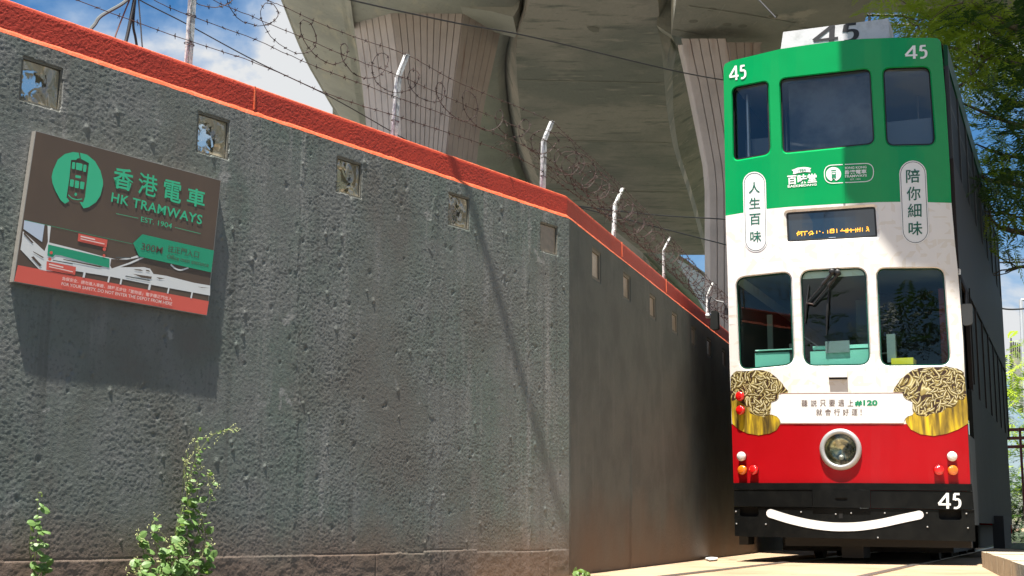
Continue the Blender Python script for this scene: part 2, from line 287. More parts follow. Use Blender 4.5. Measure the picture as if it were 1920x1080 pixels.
def smoothcurve(pts, n=8):
    """Catmull-Rom through points (any dimension)"""
    P = [np.array(p, float) for p in pts]; P = [2*P[0]-P[1]]+P+[2*P[-1]-P[-2]]; out = []
    for i in range(1, len(P)-2):
        for k in range(n):
            t = k/n; out.append(.5*((2*P[i])+(P[i+1]-P[i-1])*t+(2*P[i-1]-5*P[i]+4*P[i+1]-P[i+2])*t*t+(3*P[i]-P[i-1]-3*P[i+1]+P[i+2])*t**3))
    out.append(P[-2]); return out
def rq(q, r=14, n=6):
    """polygon with rounded corners; r may be one value or one per corner"""
    out = []; m = len(q)
    for i in range(m):
        p = np.array(q[i], float); a = np.array(q[i-1], float)-p; b = np.array(q[(i+1) % m], float)-p; rr = r[i] if isinstance(r, (list, tuple)) else r
        s = p+a/np.linalg.norm(a)*rr; e = p+b/np.linalg.norm(b)*rr
        for k in range(n+1):
            t = k/n; out.append(tuple((1-t)**2*s+2*t*(1-t)*(.45*p+.55*p)+t*t*e))
    return out
def scale_loop(l, d):
    c = np.mean(np.array(l), axis=0); out = []
    for i in range(len(l)):
        a = np.array(l[i-1]); b = np.array(l[(i+1) % len(l)]); t = b-a; t = t/(np.linalg.norm(t)+1e-9); nn = np.array((t[1], -t[0])); p = np.array(l[i])
        if np.dot(nn, p-c) < 0: nn = -nn
        out.append(tuple(p+nn*d))
    return out
def inside(p, poly):
    x, y = p; c = False; n = len(poly); j = n-1
    for i in range(n):
        xi, yi = poly[i][0], poly[i][1]; xj, yj = poly[j][0], poly[j][1]
        if (yi > y) != (yj > y) and x < (xj-xi)*(y-yi)/(yj-yi)+xi: c = not c
        j = i
    return c
def densify(l, step):
    out = []
    for i in range(len(l)):
        a = np.array(l[i]); b = np.array(l[(i+1) % len(l)]); k = max(1, int(np.linalg.norm(b-a)/step))
        out += [tuple(a+(b-a)*j/k) for j in range(k)]
    return out
def tri(outline, holes=(), step=14, grid=True):
    """triangulated flat region with a sprinkling of inner points, 2-D"""
    loops = [densify(outline, step)]+[densify(h, step) for h in holes]; vs = []; es = []
    for l in loops:
        b = len(vs); vs += l; es += [(b+i, b+(i+1) % len(l)) for i in range(len(l))]
    if grid:
        a = np.array(loops[0]); x0, y0 = a.min(0); x1, y1 = a.max(0)
        for x in np.arange(x0+step/2, x1, step):
            for y in np.arange(y0+step/2, y1, step):
                if inside((x, y), outline) and not any(inside((x, y), h) for h in holes): vs.append((x, y))
    r = delaunay_2d_cdt([Vector(v) for v in vs], es, [], 0, 1e-4); V = r[0]; F = []
    for f in r[2]:
        c = sum((V[i] for i in f), Vector((0, 0)))/len(f)
        if inside(c, outline) and not any(inside(c, h) for h in holes): F.append(tuple(f))
    return [tuple(v) for v in V], F
class Plane:
    """vertical or tilted working plane: a survey point of the photograph to the place on it"""
    def __init__(s, p, u, n): s.p = Vector(p); s.u = Vector(u).normalized(); s.n = Vector(n).normalized(); s.v = s.n.cross(s.u); s.v = s.v if s.v.z > 0 else -s.v
    def F(s, x, y, off=0):
        d = ray(x, y); q = s.p+s.n*off; return O+d*((q-O).dot(s.n)/d.dot(s.n))
def sheet(name, surf, outline, m, parent, off=0, holes=(), step=14, grid=True, thick=0):
    V, F = tri(outline, holes, step, grid); P = [surf.F(x, y, off) for x, y in V]
    if thick:      # returns round the outer edge
        l = densify(outline, step); b = len(P); P += [surf.F(x, y, off) for x, y in l]+[surf.F(x, y, off-thick) for x, y in l]; n = len(l)
        F = list(F)+[(b+i, b+(i+1) % n, b+n+(i+1) % n, b+n+i) for i in range(n)]
    return mesh(name, P, F, m, parent)
def ring(name, surf, a, b, offa, offb, m, parent, n=60):
    """band between two loops with the same number of points"""
    k = len(a); P = [surf.F(x, y, offa) for x, y in a]+[surf.F(x, y, offb) for x, y in b]
    return mesh(name, P, [(i, (i+1) % k, k+(i+1) % k, k+i) for i in range(k)], m, parent)
def stroke(l, w, cap=True):
    """outline of a thick line"""
    P = [np.array(p, float) for p in l]; L = []; R = []
    for i, p in enumerate(P):
        t = P[min(i+1, len(P)-1)]-P[max(i-1, 0)]; t /= np.linalg.norm(t)+1e-9; n = np.array((-t[1], t[0])); ww = w[i] if isinstance(w, (list, tuple)) else w
        L.append(p+n*ww/2); R.append(p-n*ww/2)
    out = list(L)
    if cap:
        t = P[-1]-P[-2]; t /= np.linalg.norm(t); n = np.array((-t[1], t[0])); ww = w[-1] if isinstance(w, (list, tuple)) else w
        out += [P[-1]+(n*math.cos(a)+t*math.sin(a))*ww/2 for a in np.linspace(.3, PI-.3, 5)]
    out += R[::-1]
    if cap:
        t = P[0]-P[1]; t /= np.linalg.norm(t); n = np.array((-t[1], t[0])); ww = w[0] if isinstance(w, (list, tuple)) else w
        out += [P[0]+(n*math.cos(a)+t*math.sin(a))*ww/2 for a in np.linspace(.3, PI-.3, 5)]
    return [tuple(p) for p in out]
_tc = {}
def text2d(s, bold=0.0, spacing=1.0, shear=0):
    k = (s, bold, spacing, shear)
    if k not in _tc:
        c = bpy.data.curves.new('t', 'FONT'); c.body = s; c.offset = bold; c.space_character = spacing; c.shear = shear; c.resolution_u = 3
        o = bpy.data.objects.new('t', c); COL.objects.link(o); dg = bpy.context.evaluated_depsgraph_get(); dg.update()
        me = bpy.data.meshes.new_from_object(o.evaluated_get(dg)); v = np.array([tuple(p.co)[:2] for p in me.vertices]) if len(me.vertices) else np.zeros((0, 2)); f = [tuple(p.vertices) for p in me.polygons]
        bpy.data.objects.remove(o); bpy.data.meshes.remove(me)
        if len(v): lo = v.min(0); hi = v.max(0); v = (v-lo)/np.maximum(hi-lo, 1e-6)
        _tc[k] = (v, f)
    return _tc[k]
def bil(q, a, b):   # q: TL TR BR BL ; a along, b up
    q = [np.array(p, float) for p in q]; return q[3]*(1-a)*(1-b)+q[2]*a*(1-b)+q[1]*a*b+q[0]*(1-a)*b
def text(name, surf, s, quad, m, parent, off=.003, bold=0.0, spacing=1.0, shear=0):
    v, f = text2d(s, bold, spacing, shear)
    if not len(v): return None
    P = [surf.F(*bil(quad, a, b), off) for a, b in v]
    return mesh(name, P, f, m, parent)
def glyph45(surf, quad, m, parent, off, base='numeral'):
    four = [[(.43, 1), (.43, 0)], [(.43, .97), (.045, .30)], [(.03, .27), (.57, .27)]]
    arc = [(.735, .555), (.79, .60), (.87, .605), (.935, .55), (.965, .44), (.965, .28), (.93, .15), (.86, .07), (.78, .045), (.70, .06)]
    for nm, st in (('numeral', four), ('numeral', [[(.72, .935), (.955, .935)], [(.745, .95), (.715, .545)], arc])):
        V = []; F = []
        for i, l in enumerate(st):
            w = .135; ll = [(a*1.15, b) for a, b in (l if len(l) < 4 else [tuple(p) for p in smoothcurve(l, 4)])]
            o = stroke(ll, w if abs(ll[0][0]-ll[-1][0]) > .05 or len(ll) > 3 else .14, False); v, f = tri(o, (), .2, False); b = len(V)
            V += [surf.F(*bil(quad, x/1.15, y), off+i*.0006) for x, y in v]; F += [tuple(k+b for k in g) for g in f]
        mesh(nm, V, F, m, parent)

# value noise with numpy, for the relief of rendered walls
def vnoise(X, Y, seed):
    r = np.random.RandomState(seed); T = r.rand(256, 256); xi = np.floor(X).astype(int); yi = np.floor(Y).astype(int); fx = X-xi; fy = Y-yi
    fx = fx*fx*(3-2*fx); fy = fy*fy*(3-2*fy); g = lambda a, b: T[a % 256, b % 256]
    return (g(xi, yi)*(1-fx)+g(xi+1, yi)*fx)*(1-fy)+(g(xi, yi+1)*(1-fx)+g(xi+1, yi+1)*fx)*fy
def stucco(X, Z, s=.72):
    wx = X+.012*vnoise(X/.03, Z/.03, 11); wz = Z+.012*vnoise(X/.03, Z/.03, 12)
    h = .0007*(1-2*np.abs(vnoise(wx/.016, wz/.012, 1)-.5))**2+.0023*vnoise(wx/.0085, wz/.0072, 2)+.0014*vnoise(X/.25, Z/.25, 3)+.0010*vnoise(X/.07, Z/.06, 4)
    m = np.clip(vnoise(X/.35, Z/.3, 5)*1.4+.2, .6, 1)
    return s*h*m
def gridmesh(name, org, du, n, s0, s1, z0, z1, step, hfun, m, parent, stepz=None, cut=None):
    ns = int((s1-s0)/step)+1; nz = int((z1-z0)/(stepz or step))+1; X, Z = np.meshgrid(np.linspace(s0, s1, ns), np.linspace(z0, z1, nz), indexing='ij'); H = hfun(X, Z)
    P = np.array(org)[None, None, :]*np.array([1, 1, 0])+X[..., None]*np.array(du)+H[..., None]*np.array(n)+Z[..., None]*np.array([0, 0, 1.]); i = np.arange(ns-1)[:, None]*nz+np.arange(nz-1)[None, :]
    F = np.stack([i, i+nz, i+nz+1, i+1], -1).reshape(-1, 4)
    if cut: F = F[~cut(X.ravel()[F].mean(1), Z.ravel()[F].mean(1))]
    P = P.reshape(-1, 3)-np.array(wloc(parent)) if parent else P.reshape(-1, 3)
    me = bpy.data.meshes.new(name); me.vertices.add(len(P)); me.vertices.foreach_set('co', P.ravel()); me.loops.add(F.size); me.loops.foreach_set('vertex_index', F.ravel().astype(np.int32))
    me.polygons.add(len(F)); me.polygons.foreach_set('loop_start', np.arange(0, F.size, 4, dtype=np.int32)); me.polygons.foreach_set('loop_total', np.full(len(F), 4, dtype=np.int32)); me.materials.append(m); me.update(); me.validate()
    o = bpy.data.objects.new(name, me); COL.objects.link(o)
    if parent: o.parent = parent
    return o

# ================================================================= GROUND
def ground_h(X, Y): return np.zeros_like(X)
g = gridmesh('ground', (0, 0, 0), (1, 0, 0), (0, 0, 1), -1, 1, 0, 1, 1, lambda x, z: x*0, M['ground'], None); bpy.data.objects.remove(g)
ground = tag(mesh('ground', [(-400, -400, -.004), (600, -400, -.004), (600, 900, -.004), (-400, 900, -.004)], [(0, 1, 2, 3)], M['ground']), kind='structure')

M['asphalt'] = mat('asphalt', (.05, .05, .05), .9, noise=(20, (.07, .07, .068), .4, .7), bump=(200, .003, 3))
tag(mesh('road', [(-60, -40, 0), (60, -40, 0), (60, 7.4, 0), (-60, 7.4, 0)], [(0, 1, 2, 3)], M['asphalt']), kind='structure')
M['yard'] = mat('yard_concrete', (.17, .17, .15), .9, noise=(.6, (.12, .125, .11), .4, .65))
yd = [C0+DR*12-NR*.3, C0+DR*0-NR*.3, C0-DL*9-NL*.3]
tag(mesh('depot_yard', [(-60, yd[2].y, .003), (yd[2].x, yd[2].y, .003), (yd[1].x, yd[1].y, .003), (yd[0].x, yd[0].y, .003), (7, 24, .003), (7.1, 140, .003), (-60, 140, .003)], [tuple(range(7))], M['yard']), kind='structure')
M['grass'] = mat('verge', (.035, .06, .02), .95, noise=(8, (.05, .05, .025), .4, .7))
tag(mesh('verge', [(7.2, 7.5, .002), (60, 7.5, .002), (60, 120, .002), (7.2, 120, .002)], [(0, 1, 2, 3)], M['grass']), kind='structure')

# ================================================================= BOUNDARY WALL
wall = thing('boundary_wall', 'dark grey rendered wall with orange coping and a row of glass blocks, bending beside the tram', 'wall', (C0.x, C0.y, 0))
PL = Plane(C0, DL, NL); PRt = Plane(C0, DR, NR)
def s_of(P, D): return (P-C0).dot(D)
LB = [[(45, 112), (117, 128), (110, 203), (39, 187)], [(374.5, 212), (429, 229.5), (425, 296), (369.5, 283)], [(634.5, 297), (678, 309), (675, 367), (631, 360)], [(842, 363), (879, 373), (879, 427), (842, 422)], [(1014, 418), (1045, 427), (1044, 476), (1014, 470)]]
RB = [[(1111, 470), (1124, 479), (1124, 524), (1111, 517)], [(1169, 515), (1180, 524), (1180, 561), (1169, 554)], [(1218, 554), (1228, 561), (1228, 596), (1218, 588)], [(1260, 587), (1269, 594), (1269, 623), (1260, 617)], [(1296, 614), (1303, 620), (1303, 646), (1296, 642)], [(1326, 636), (1333, 642), (1333, 667), (1326, 663)], [(1354, 657), (1360, 662), (1360, 686), (1354, 683)]]
def rects(BL, pl, D):
    out = []
    for q in BL:
        P = [pl.F(*p) for p in q]; s = [s_of(p, D) for p in P]; out.append(((s[0]+s[3])/2, (s[1]+s[2])/2, (P[2].z+P[3].z)/2, (P[0].z+P[1].z)/2))
    return out
RL = rects(LB, PL, DL); RR = rects(RB, PRt, DR)
sl_ = s_of(A0, DL)
pits = [(RNG.uniform(sl_-.3, 0), RNG.uniform(.2, 2.15), RNG.uniform(.004, .011), RNG.choice([-1, -1, 1])) for _ in range(230)]
SEAM = .148
def hleft(X, Z):
    H = stucco(X, Z)
    for s, z, r, k in pits:
        d = ((X-s)**2+((Z-z)/1.25)**2)/(r*r); msk = d < 6
        H[msk] += k*.0055*np.exp(-d[msk])
    # vertical scabs of old render, skirting seam and its short risers
    for s, w in ((-2.31, .02), (-1.32, .03), (-.42, .02)):
        H += .0022*np.exp(-((X-s-.02*np.sin(Z*3))/w)**2)*(vnoise(X/.03, Z/.09, 21) > .45)
    zz = SEAM+.004*vnoise(X/.2, Z*0, 8)+np.where((X > -1.35) & (X < -.9), .012, 0)
    H += np.where(Z < zz, .0025+.003*vnoise(X/.04, Z/.03, 33), 0); H -= .004*np.exp(-((Z-zz)/.003)**2)*(vnoise(X/.3, X*0, 9) > .35)
    for s in (-1.72, -1.2, -.22): H -= .005*np.exp(-((X-s)/.004)**2)*(Z < .16)
    for (a, b, c, d) in RL:
        e = .006*(vnoise(X/.03, Z/.03, 40)-.5); ins = (X > a-.006+e) & (X < b+.006+e) & (Z > c-.006+e) & (Z < d+.006+e); H = np.where(ins, -.035, H)
    H = np.where(X > -.012, H*np.clip(-X/.012, 0, 1)+.001, H)
    return H
def cutl(x, z):
    m_ = np.zeros(len(x), bool)
    for (a, b, c, d) in RL: m_ |= (x > a+.004) & (x < b-.004) & (z > c+.004) & (z < d-.004)
    return m_
gridmesh('wall_face', C0, DL, NL, sl_-.35, 0, -.03, HG, .0042, hleft, M['render'], wall, cut=cutl)
gridmesh('wall_face', C0, DL, NL, sl_-3.3, sl_-.35, -.03, HG, .05, lambda X, Z: stucco(X, Z), M['render'], wall)
def hright(X, Z):
    H = 1.1*stucco(X, Z)+.006*vnoise(X/.5, Z/1.5, 61)
    H += .016*np.exp(-np.abs((X-1.62-(1.1-Z)*-.06)/.012)**1.2)*np.clip((1.25-Z)/.8, 0, 1)    # ridge added so the shaded wall catches a streak of sun
    for (a, b, c, d) in RR: ins = (X > a-.017) & (X < b+.017) & (Z > c-.017) & (Z < d+.017); H = np.where(ins, -.045, H)
    return np.where(X < .01, .001, H)
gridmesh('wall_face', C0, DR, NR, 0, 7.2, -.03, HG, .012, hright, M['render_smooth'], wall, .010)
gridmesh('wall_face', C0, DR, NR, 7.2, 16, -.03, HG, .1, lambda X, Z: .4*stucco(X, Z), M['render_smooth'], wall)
# back of the wall
UPZ = Vector((0, 0, 1)); bk = MB(); LE = C0+DL*(sl_-3.3); RE = C0+DR*16
zc = min(r_[2] for r_ in RL)-.02; e0 = C0-NL*.05-DL*.02; e1_ = C0-NL*.22-DL*.02
bk.prism([LE-NL*.05, e0, e1_, LE-NL*.22], (0, 0, zc)); bk.prism([e0, C0-NL*.05-NR*.05, RE-NR*.05, RE-NR*.22, C0-NL*.22-NR*.22, e1_], (0, 0, HG-.002))
sp_ = sorted((r_[0]-.012, r_[1]+.16) for r_ in RL if r_[1] < -.2); cur_ = (LE-C0).dot(DL)
for a_s, b_s in sp_+[(-.0201, 0)]:
    if a_s-cur_ > .01: bk.prism([C0+DL*cur_-NL*.05+UPZ*zc, C0+DL*a_s-NL*.05+UPZ*zc, C0+DL*a_s-NL*.12+UPZ*zc, C0+DL*cur_-NL*.12+UPZ*zc], (0, 0, HG-.002-zc))
    cur_ = b_s
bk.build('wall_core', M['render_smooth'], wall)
for rs, D, Nn in ((RL, DL, NL), (RR, DR, NR)):
    for (a, b, c, d) in rs:
        o_ = C0+D*((a+b)/2)+Vector((0, 0, (c+d)/2))-Nn*.009; e = .004
        mb = MB(); mb.hexa([C0+D*(a+e)-Nn*.04+Vector((0, 0, c+e)), C0+D*(b-e)-Nn*.04+Vector((0, 0, c+e)), C0+D*(b-e)-Nn*.012+Vector((0, 0, c+e)), C0+D*(a+e)-Nn*.012+Vector((0, 0, c+e)),
                            C0+D*(a+e)-Nn*.04+Vector((0, 0, d-e)), C0+D*(b-e)-Nn*.04+Vector((0, 0, d-e)), C0+D*(b-e)-Nn*.012+Vector((0, 0, d-e)), C0+D*(a+e)-Nn*.012+Vector((0, 0, d-e))])
        gb = mb.build('glass_block', M['block'] if D is DL and a < -.95 else M['block_plain'], wall)
        mr = MB(); w_ = .009 if D is DL else .024
        for (a1, b1, c1, d1) in ((a-w_, b+w_, c-w_, c+.001), (a-w_, b+w_, d-.001, d+w_), (a-w_, a+.001, c+.0015, d-.0015), (b-.001, b+w_, c+.0015, d-.0015)):
            mr.hexa([C0+D*x-Nn*y+Vector((0, 0, z)) for z in (c1, d1) for x, y in ((a1, .03), (b1, .03), (b1, .003), (a1, .003))])
        mr.build('mortar_joint', M['mortar'], gb)
# coping: face set back over a splayed lip, chamfered top edge
def coping(D, Nn, Nother, s0, s1, step, seed, corner_at_end):
    prof = [(-.002, HG-.006, 1), (-.0005, HG+.001, 1), (-.006, HG+.014, 1), (-.014, HG+.024, 0), (-.014, HG+.05, 0), (-.014, HG+.07, 0), (-.014, HG+.09, 0), (-.014, HG+.11, 0), (-.014, HG+.13, 0), (-.017, HT-.006, 1), (-.026, HT, 1), (-.20, HT, 1), (-.23, HG, 0)]
    # refine profile for relief
    pf = []
    for i in range(len(prof)-1):
        a, b = prof[i], prof[i+1]; k = max(1, int(math.hypot(b[0]-a[0], b[1]-a[1])/.005)) if i < 10 else 1
        for j in range(k): pf.append((a[0]+(b[0]-a[0])*j/k, a[1]+(b[1]-a[1])*j/k, a[2]))
    pf.append(prof[-1]); ns = int((s1-s0)/step)+1; ss = np.linspace(s0, s1, ns); npf = len(pf); V = np.zeros((ns, npf, 3))
    bis = (Nn+Nother).normalized(); 
    for j, (o_, z, k) in enumerate(pf):
        h = stucco(ss, np.full(ns, z*1.0)+seed, .55)*(1.0 if j < npf-3 else 0); dz = (vnoise(ss/.05, ss*0+j*.3, 70+seed)-.5)*.006*(1 if j < 8 else .5)
        # mitre at the bend
        P = np.array(C0)[None]+np.outer(ss, np.array(D))+np.outer(o_+h, np.array(Nn)); P[:, 2] = z+dz*(1 if z < HG+.04 else .6)
        m_ = Vector(C0)+bis*(o_/bis.dot(Nn)); e = ns-1 if corner_at_end else 0; P[e, 0] = m_.x; P[e, 1] = m_.y; P[e, 2] = z
        V[:, j] = P
    idx = np.arange(ns*npf).reshape(ns, npf); q = np.stack([idx[:-1, :-1], idx[1:, :-1], idx[1:, 1:], idx[:-1, 1:]], -1).reshape(-1, 4)
    fm = np.tile(np.array([1 if pf[j][1] < HG+.024 or pf[j][1] > HT-.012 and pf[j][0] > -.02 else 0 for j in range(npf-1)]), ns-1)
    return mesh('coping', V.reshape(-1, 3), q.tolist(), None, wall, mats=[M['orange'], M['orange_lit']], fm=fm.tolist())
coping(DL, NL, NR, sl_-.35, 0, .005, 0, True)
coping(DL, NL, NL, sl_-3.3, sl_-.352, .06, 0, False)
coping(DR, NR, NL, 0, 7.2, .012, 3, False)
coping(DR, NR, NR, 7.202, 16, .1, 3, False)
for px_ in (475, 1169, 1251):     # joints between coping lengths
    pl = PL if px_ < 1067 else PRt; D, Nn = (DL, NL) if px_ < 1067 else (DR, NR); s = s_of(pl.F(px_, 300 if px_ < 1067 else 500), D)
    MB().hexa([C0+D*(s+a)+Nn*b+Vector((0, 0, z)) for z in (HG+.032, HT-.006) for a, b in ((-.003, -.02), (.003, -.02), (.003, -.0065), (-.003, -.0065))]).build('coping_joint', M['orange_lit'], wall)

# ================================================================= WALL SIGN
sgP = Plane(C0+NL*.030, DL, NL); q_ = [(67, 245), (415, 338), (388, 592), (25, 528)]
SC = [sgP.F(*p) for p in q_]; cen = sum(SC, Vector())/4
sign = thing('direction_sign', 'brown and green metal map sign fixed to the grey wall under the glass blocks', 'sign', cen)
MB().prism([SC[3], SC[2], SC[1], SC[0]], -NL*.026).build('board', M['alu'], sign)
sheet('printed_face', sgP, [(68, 246.2), (414, 338.8), (387.4, 590.8), (26.5, 527.2)], M['sign_brown'], sign, .0008, grid=False, step=500)
SQ = [(67, 245), (415, 338), (388, 592), (25, 528)]
def sg(name, pts, m, k=1, holes=()): return sheet(name, sgP, pts, m, sign, .0008+.0007*k, holes=holes, grid=False, step=60)
sg('red_band', [(33.5, 497), (391.5, 565), (387.4, 590.8), (26.5, 527.2)], M['sign_red'])
# 4.8 x zoom coordinates of the map -> photograph coordinates
Z = lambda l: [(20+a/4.8, 400+b/4.8) for a, b in l]
sg('map_block', Z([(122, 62), (305, 100), (283, 258), (115, 140)]), M['sign_blue'])
sg('map_road', Z([(110, 160), (305, 340), (335, 255), (332, 110), (362, 116), (346, 262), (620, 330), (820, 385), (960, 415), (1100, 392), (1140, 378), (1158, 396), (1040, 418), (905, 410), (895, 470), (910, 497), (1060, 445), (1170, 398), (1202, 400), (1080, 455), (985, 485), (1200, 484), (1255, 498), (1285, 545), (1400, 562), (1650, 625), (1796, 650), (1794, 740), (1640, 712), (1250, 640), (900, 570), (590, 520), (540, 520), (340, 520), (262, 510), (88, 325), (100, 250)]), M['sign_white'], 1)
for l in ([(122, 170), (205, 262), (195, 270), (115, 185)], [(205, 385), (280, 468), (262, 478), (185, 395)], [(200, 340), (300, 395), (290, 402), (205, 350)], [(470, 410), (830, 478), (800, 486), (480, 420)], [(1105, 502), (1170, 505), (1195, 520), (1130, 512)], [(1100, 545), (1270, 570), (1265, 590), (1180, 578)], [(1215, 508), (1245, 512), (1255, 525), (1222, 520)], [(1310, 575), (1390, 585), (1340, 592)], [(1680, 660), (1790, 672), (1720, 670)]):
    sg('map_island', Z(l), M['sign_brown'], 2)
sg('map_depot', Z([(338, 280), (620, 345), (890, 408), (888, 490), (700, 445), (450, 378), (400, 372), (380, 395), (330, 380)]), M['sign_green2'], 2)
for a, b, w in ((652, 578, 20), (875, 622, 16), (985, 640, 16), (1240, 690, 20), (1412, 722, 14), (1622, 765, 14)):
    sg('map_street', Z([(a+6, b-60), (a+6+w, b-57), (a+w-6, b+1), (a-6, b-2)]), M['sign_white'], 2)
sg('map_loop', Z(stroke(smoothcurve([(1440, 460), (1480, 495), (1530, 510), (1600, 490)], 5), 14, False)), M['sign_white'], 1)
sg('arrow_panel', Z([(1185, 188), (1830, 335), (1805, 532), (1155, 388), (1102, 268)]), M['sign_green2'], 3)
sg('map_label', Z([(610, 180), (872, 238), (862, 308), (603, 250)]), M['sign_red'], 2); sg('map_label', Z([(325, 430), (588, 482), (580, 555), (320, 508)]), M['sign_red'], 2)
for c in ((843, 322, 16), (840, 380, 13), (352, 412, 15), (365, 354, 14)): sg('map_pin', Z([(c[0]+c[2]*math.cos(t), c[1]+c[2]*1.05*math.sin(t)) for t in np.linspace(0, 2*PI, 15)[:-1]]), M['sign_red'], 3)
sg('thin_rule', Z([(128, 60), (1100, 274), (1100, 278), (128, 64)]), M['sign_green2'], 1)
sg('thin_rule', Z([(950, 0), (1148, 42), (1148, 46), (950, 4)]), M['sign_green'], 1); sg('thin_rule', Z([(1478, 124), (1710, 181), (1709, 185), (1478, 128)]), M['sign_green'], 1)
def st(s, q, m, k=4, bold=0.0, sp=1.0, name='lettering'): return text(name, sgP, s, q, m, sign, .0008+.0007*k, bold, sp)
Y6 = lambda l: [(80+a/6, 260+b/6) for a, b in l]
st('香', Y6([(805, 305), (1030, 358), (1010, 600), (785, 548)]), M['sign_green'], 2, .02, name='character'); st('港', Y6([(1085, 372), (1300, 425), (1285, 670), (1068, 612)]), M['sign_green'], 2, .008, name='character')
st('電', Y6([(1370, 452), (1570, 498), (1552, 738), (1350, 680)]), M['sign_green'], 2, .015, name='character'); st('車', Y6([(1635, 540), (1835, 590), (1818, 790), (1618, 735)]), M['sign_green'], 2, .02, name='character')
st('HK TRAMWAYS', Y6([(782, 602), (1800, 862), (1788, 968), (768, 708)]), M['sign_green'], 2, .018, 1.08); st('EST. 1904', Y6([(1108, 875), (1458, 955), (1450, 1012), (1104, 932)]), M['sign_green'], 2, .004)
st('300M', Z([(1182, 265), (1372, 305), (1362, 365), (1172, 325)]), M['sign_brown'], 4, .006); st('往正門入口', Z([(1420, 285), (1700, 342), (1690, 405), (1412, 345)]), M['sign_brown'], 4)
st('Office main entrance', Z([(1412, 368), (1785, 448), (1780, 485), (1406, 404)]), M['sign_brown'], 4)
st('為保安全．請勿進入車廠．請移玉步往「置物道」電字樓正門出入', Z([(465, 568), (1455, 755), (1450, 788), (460, 600)]), M['sign_pale'], 3, .01); st('FOR YOUR SAFETY, DO NOT ENTER THE DEPOT FROM HERE', Z([(460, 618), (1455, 800), (1450, 834), (455, 650)]), M['sign_pale'], 3, .01)
for (x, y) in ((630, 200), (345, 450)):
    sg('small_print', Z([(x, y), (x+130, y+30), (x+129, y+42), (x-1, y+12)]), M['sign_pale'], 3); sg('small_print', Z([(x, y+24), (x+215, y+72), (x+214, y+80), (x-1, y+32)]), M['sign_pale'], 3)
for q in ([(945, 392), (1085, 396), (1085, 404), (945, 401)], [(1035, 560), (1252, 600), (1250, 610), (1033, 570)], [(380, 418), (560, 452), (558, 460), (378, 426)]): sg('small_print', Z(q), M['cable_grey'], 2)
# round emblem with a tram cut out of it
circ = [(100, 430), (118, 350), (170, 235), (250, 172), (340, 150), (405, 158), (418, 218), (385, 226), (380, 240), (320, 238), (300, 450), (268, 660), (300, 700), (285, 712), (250, 732), (200, 690), (140, 580), (110, 500)]
circ2 = [(418, 158), (500, 180), (590, 255), (650, 360), (678, 470), (680, 520), (650, 640), (600, 715), (520, 770), (460, 785), (415, 712), (455, 716), (475, 660), (520, 275), (465, 245), (430, 228)]
sg('emblem_half', Y6(circ), M['sign_green'], 2); sg('emblem_half', Y6(circ2), M['sign_green'], 2)
for l in ([(332, 262), (368, 266), (360, 345), (327, 338)], [(378, 268), (450, 284), (442, 362), (372, 347)], [(460, 290), (495, 296), (486, 378), (452, 368)], [(368, 408), (432, 420), (428, 448), (366, 438)], [(310, 455), (355, 462), (345, 545), (302, 535)], [(366, 468), (412, 478), (404, 560), (358, 550)], [(424, 480), (472, 490), (462, 572), (418, 562)]): sg('emblem_window', Y6(rq(l, 8, 2)), M['sign_green'], 2)
sg('emblem_lamp', Y6([(372+15*math.cos(t), 626+18*math.sin(t)) for t in np.linspace(0, 2*PI, 13)[:-1]]), M['sign_green'], 2); sg('emblem_smile', Y6(stroke(smoothcurve([(288, 632), (330, 670), (390, 685), (445, 678)], 5), 11, False)), M['sign_green'], 2)

# ================================================================= FENCE POSTS AND BARBED WIRE
PF = Plane(C0-NL*.07, DL, NL); PFR = Plane(C0-NR*.07, DR, NR)
def angle_iron(mb, a, b, D, Nn, w=.032, t=.006):
    for u, v in ((D, Nn), (Nn, D)):
        mb.hexa([p+u*x+v*y for p in (a, b) for x, y in ((0, 0), (w, 0), (w, t), (0, t))])
posts = [((352, 116), (361, -25), (378, -70), 'L'), ((738, 256), (747, 142), (763, 101), 'L'), ((1018, 355), (1021, 262), (1036, 226), 'L'), ((1152, 450), (1156, 382), (1170, 352), 'R'), ((1246, 520), (1246, 468), (1258, 444), 'R'), ((1327, 600), (1328, 552), (1338, 530), 'R')]
plab = ['weathered angle-iron post at the upper left, standing between the two nearest glass blocks', 'white angle-iron post with a bent top in front of the fluted pier', 'shiny bent post standing just before the bend of the wall', 'white bent post just past the bend of the wall', 'thin bent post carrying the coil, second past the bend', 'farthest bent post, hidden in the wire beside the tram mirror']
post_pts = []
for (b, k, t, side), lab in zip(posts, plab):
    pl, D, Nn = (PF, DL, NL) if side == 'L' else (PFR, DR, NR); B = pl.F(*b); s = (B-pl.p).dot(D); B = Vector((pl.p+D*s).to_tuple()); B.z = HT-.01; Kp = pl.F(*k); T = pl.F(*t)
    po = thing('fence_post', lab, 'post', B, 'bent posts along the top of the wall'); post_pts.append((B, Kp, T, D, Nn))
    mb = MB(); angle_iron(mb, B-Vector((0, 0, .02)), Kp, D, -Nn, .027 if side == 'L' or b[0] < 1200 else .020); mb.build('upright', M['galv'], po)
    mb = MB(); angle_iron(mb, Kp, T, D, -Nn, .024 if b[0] < 1200 else .017); mb.build('arm', M['galv'], po)
    for f in (.3, .65, .98):
        mb = MB(); c = B.lerp(Kp, f)+Nn*.002; mb.tube([c+D*.029*math.cos(a)+Vector((0, 0, .03*math.sin(a*3)*.1))+Nn*(.012*math.sin(a)) for a in np.linspace(0, 2*PI, 9)], .0022, 4); mb.build('tie_wire', M['rust'], po)
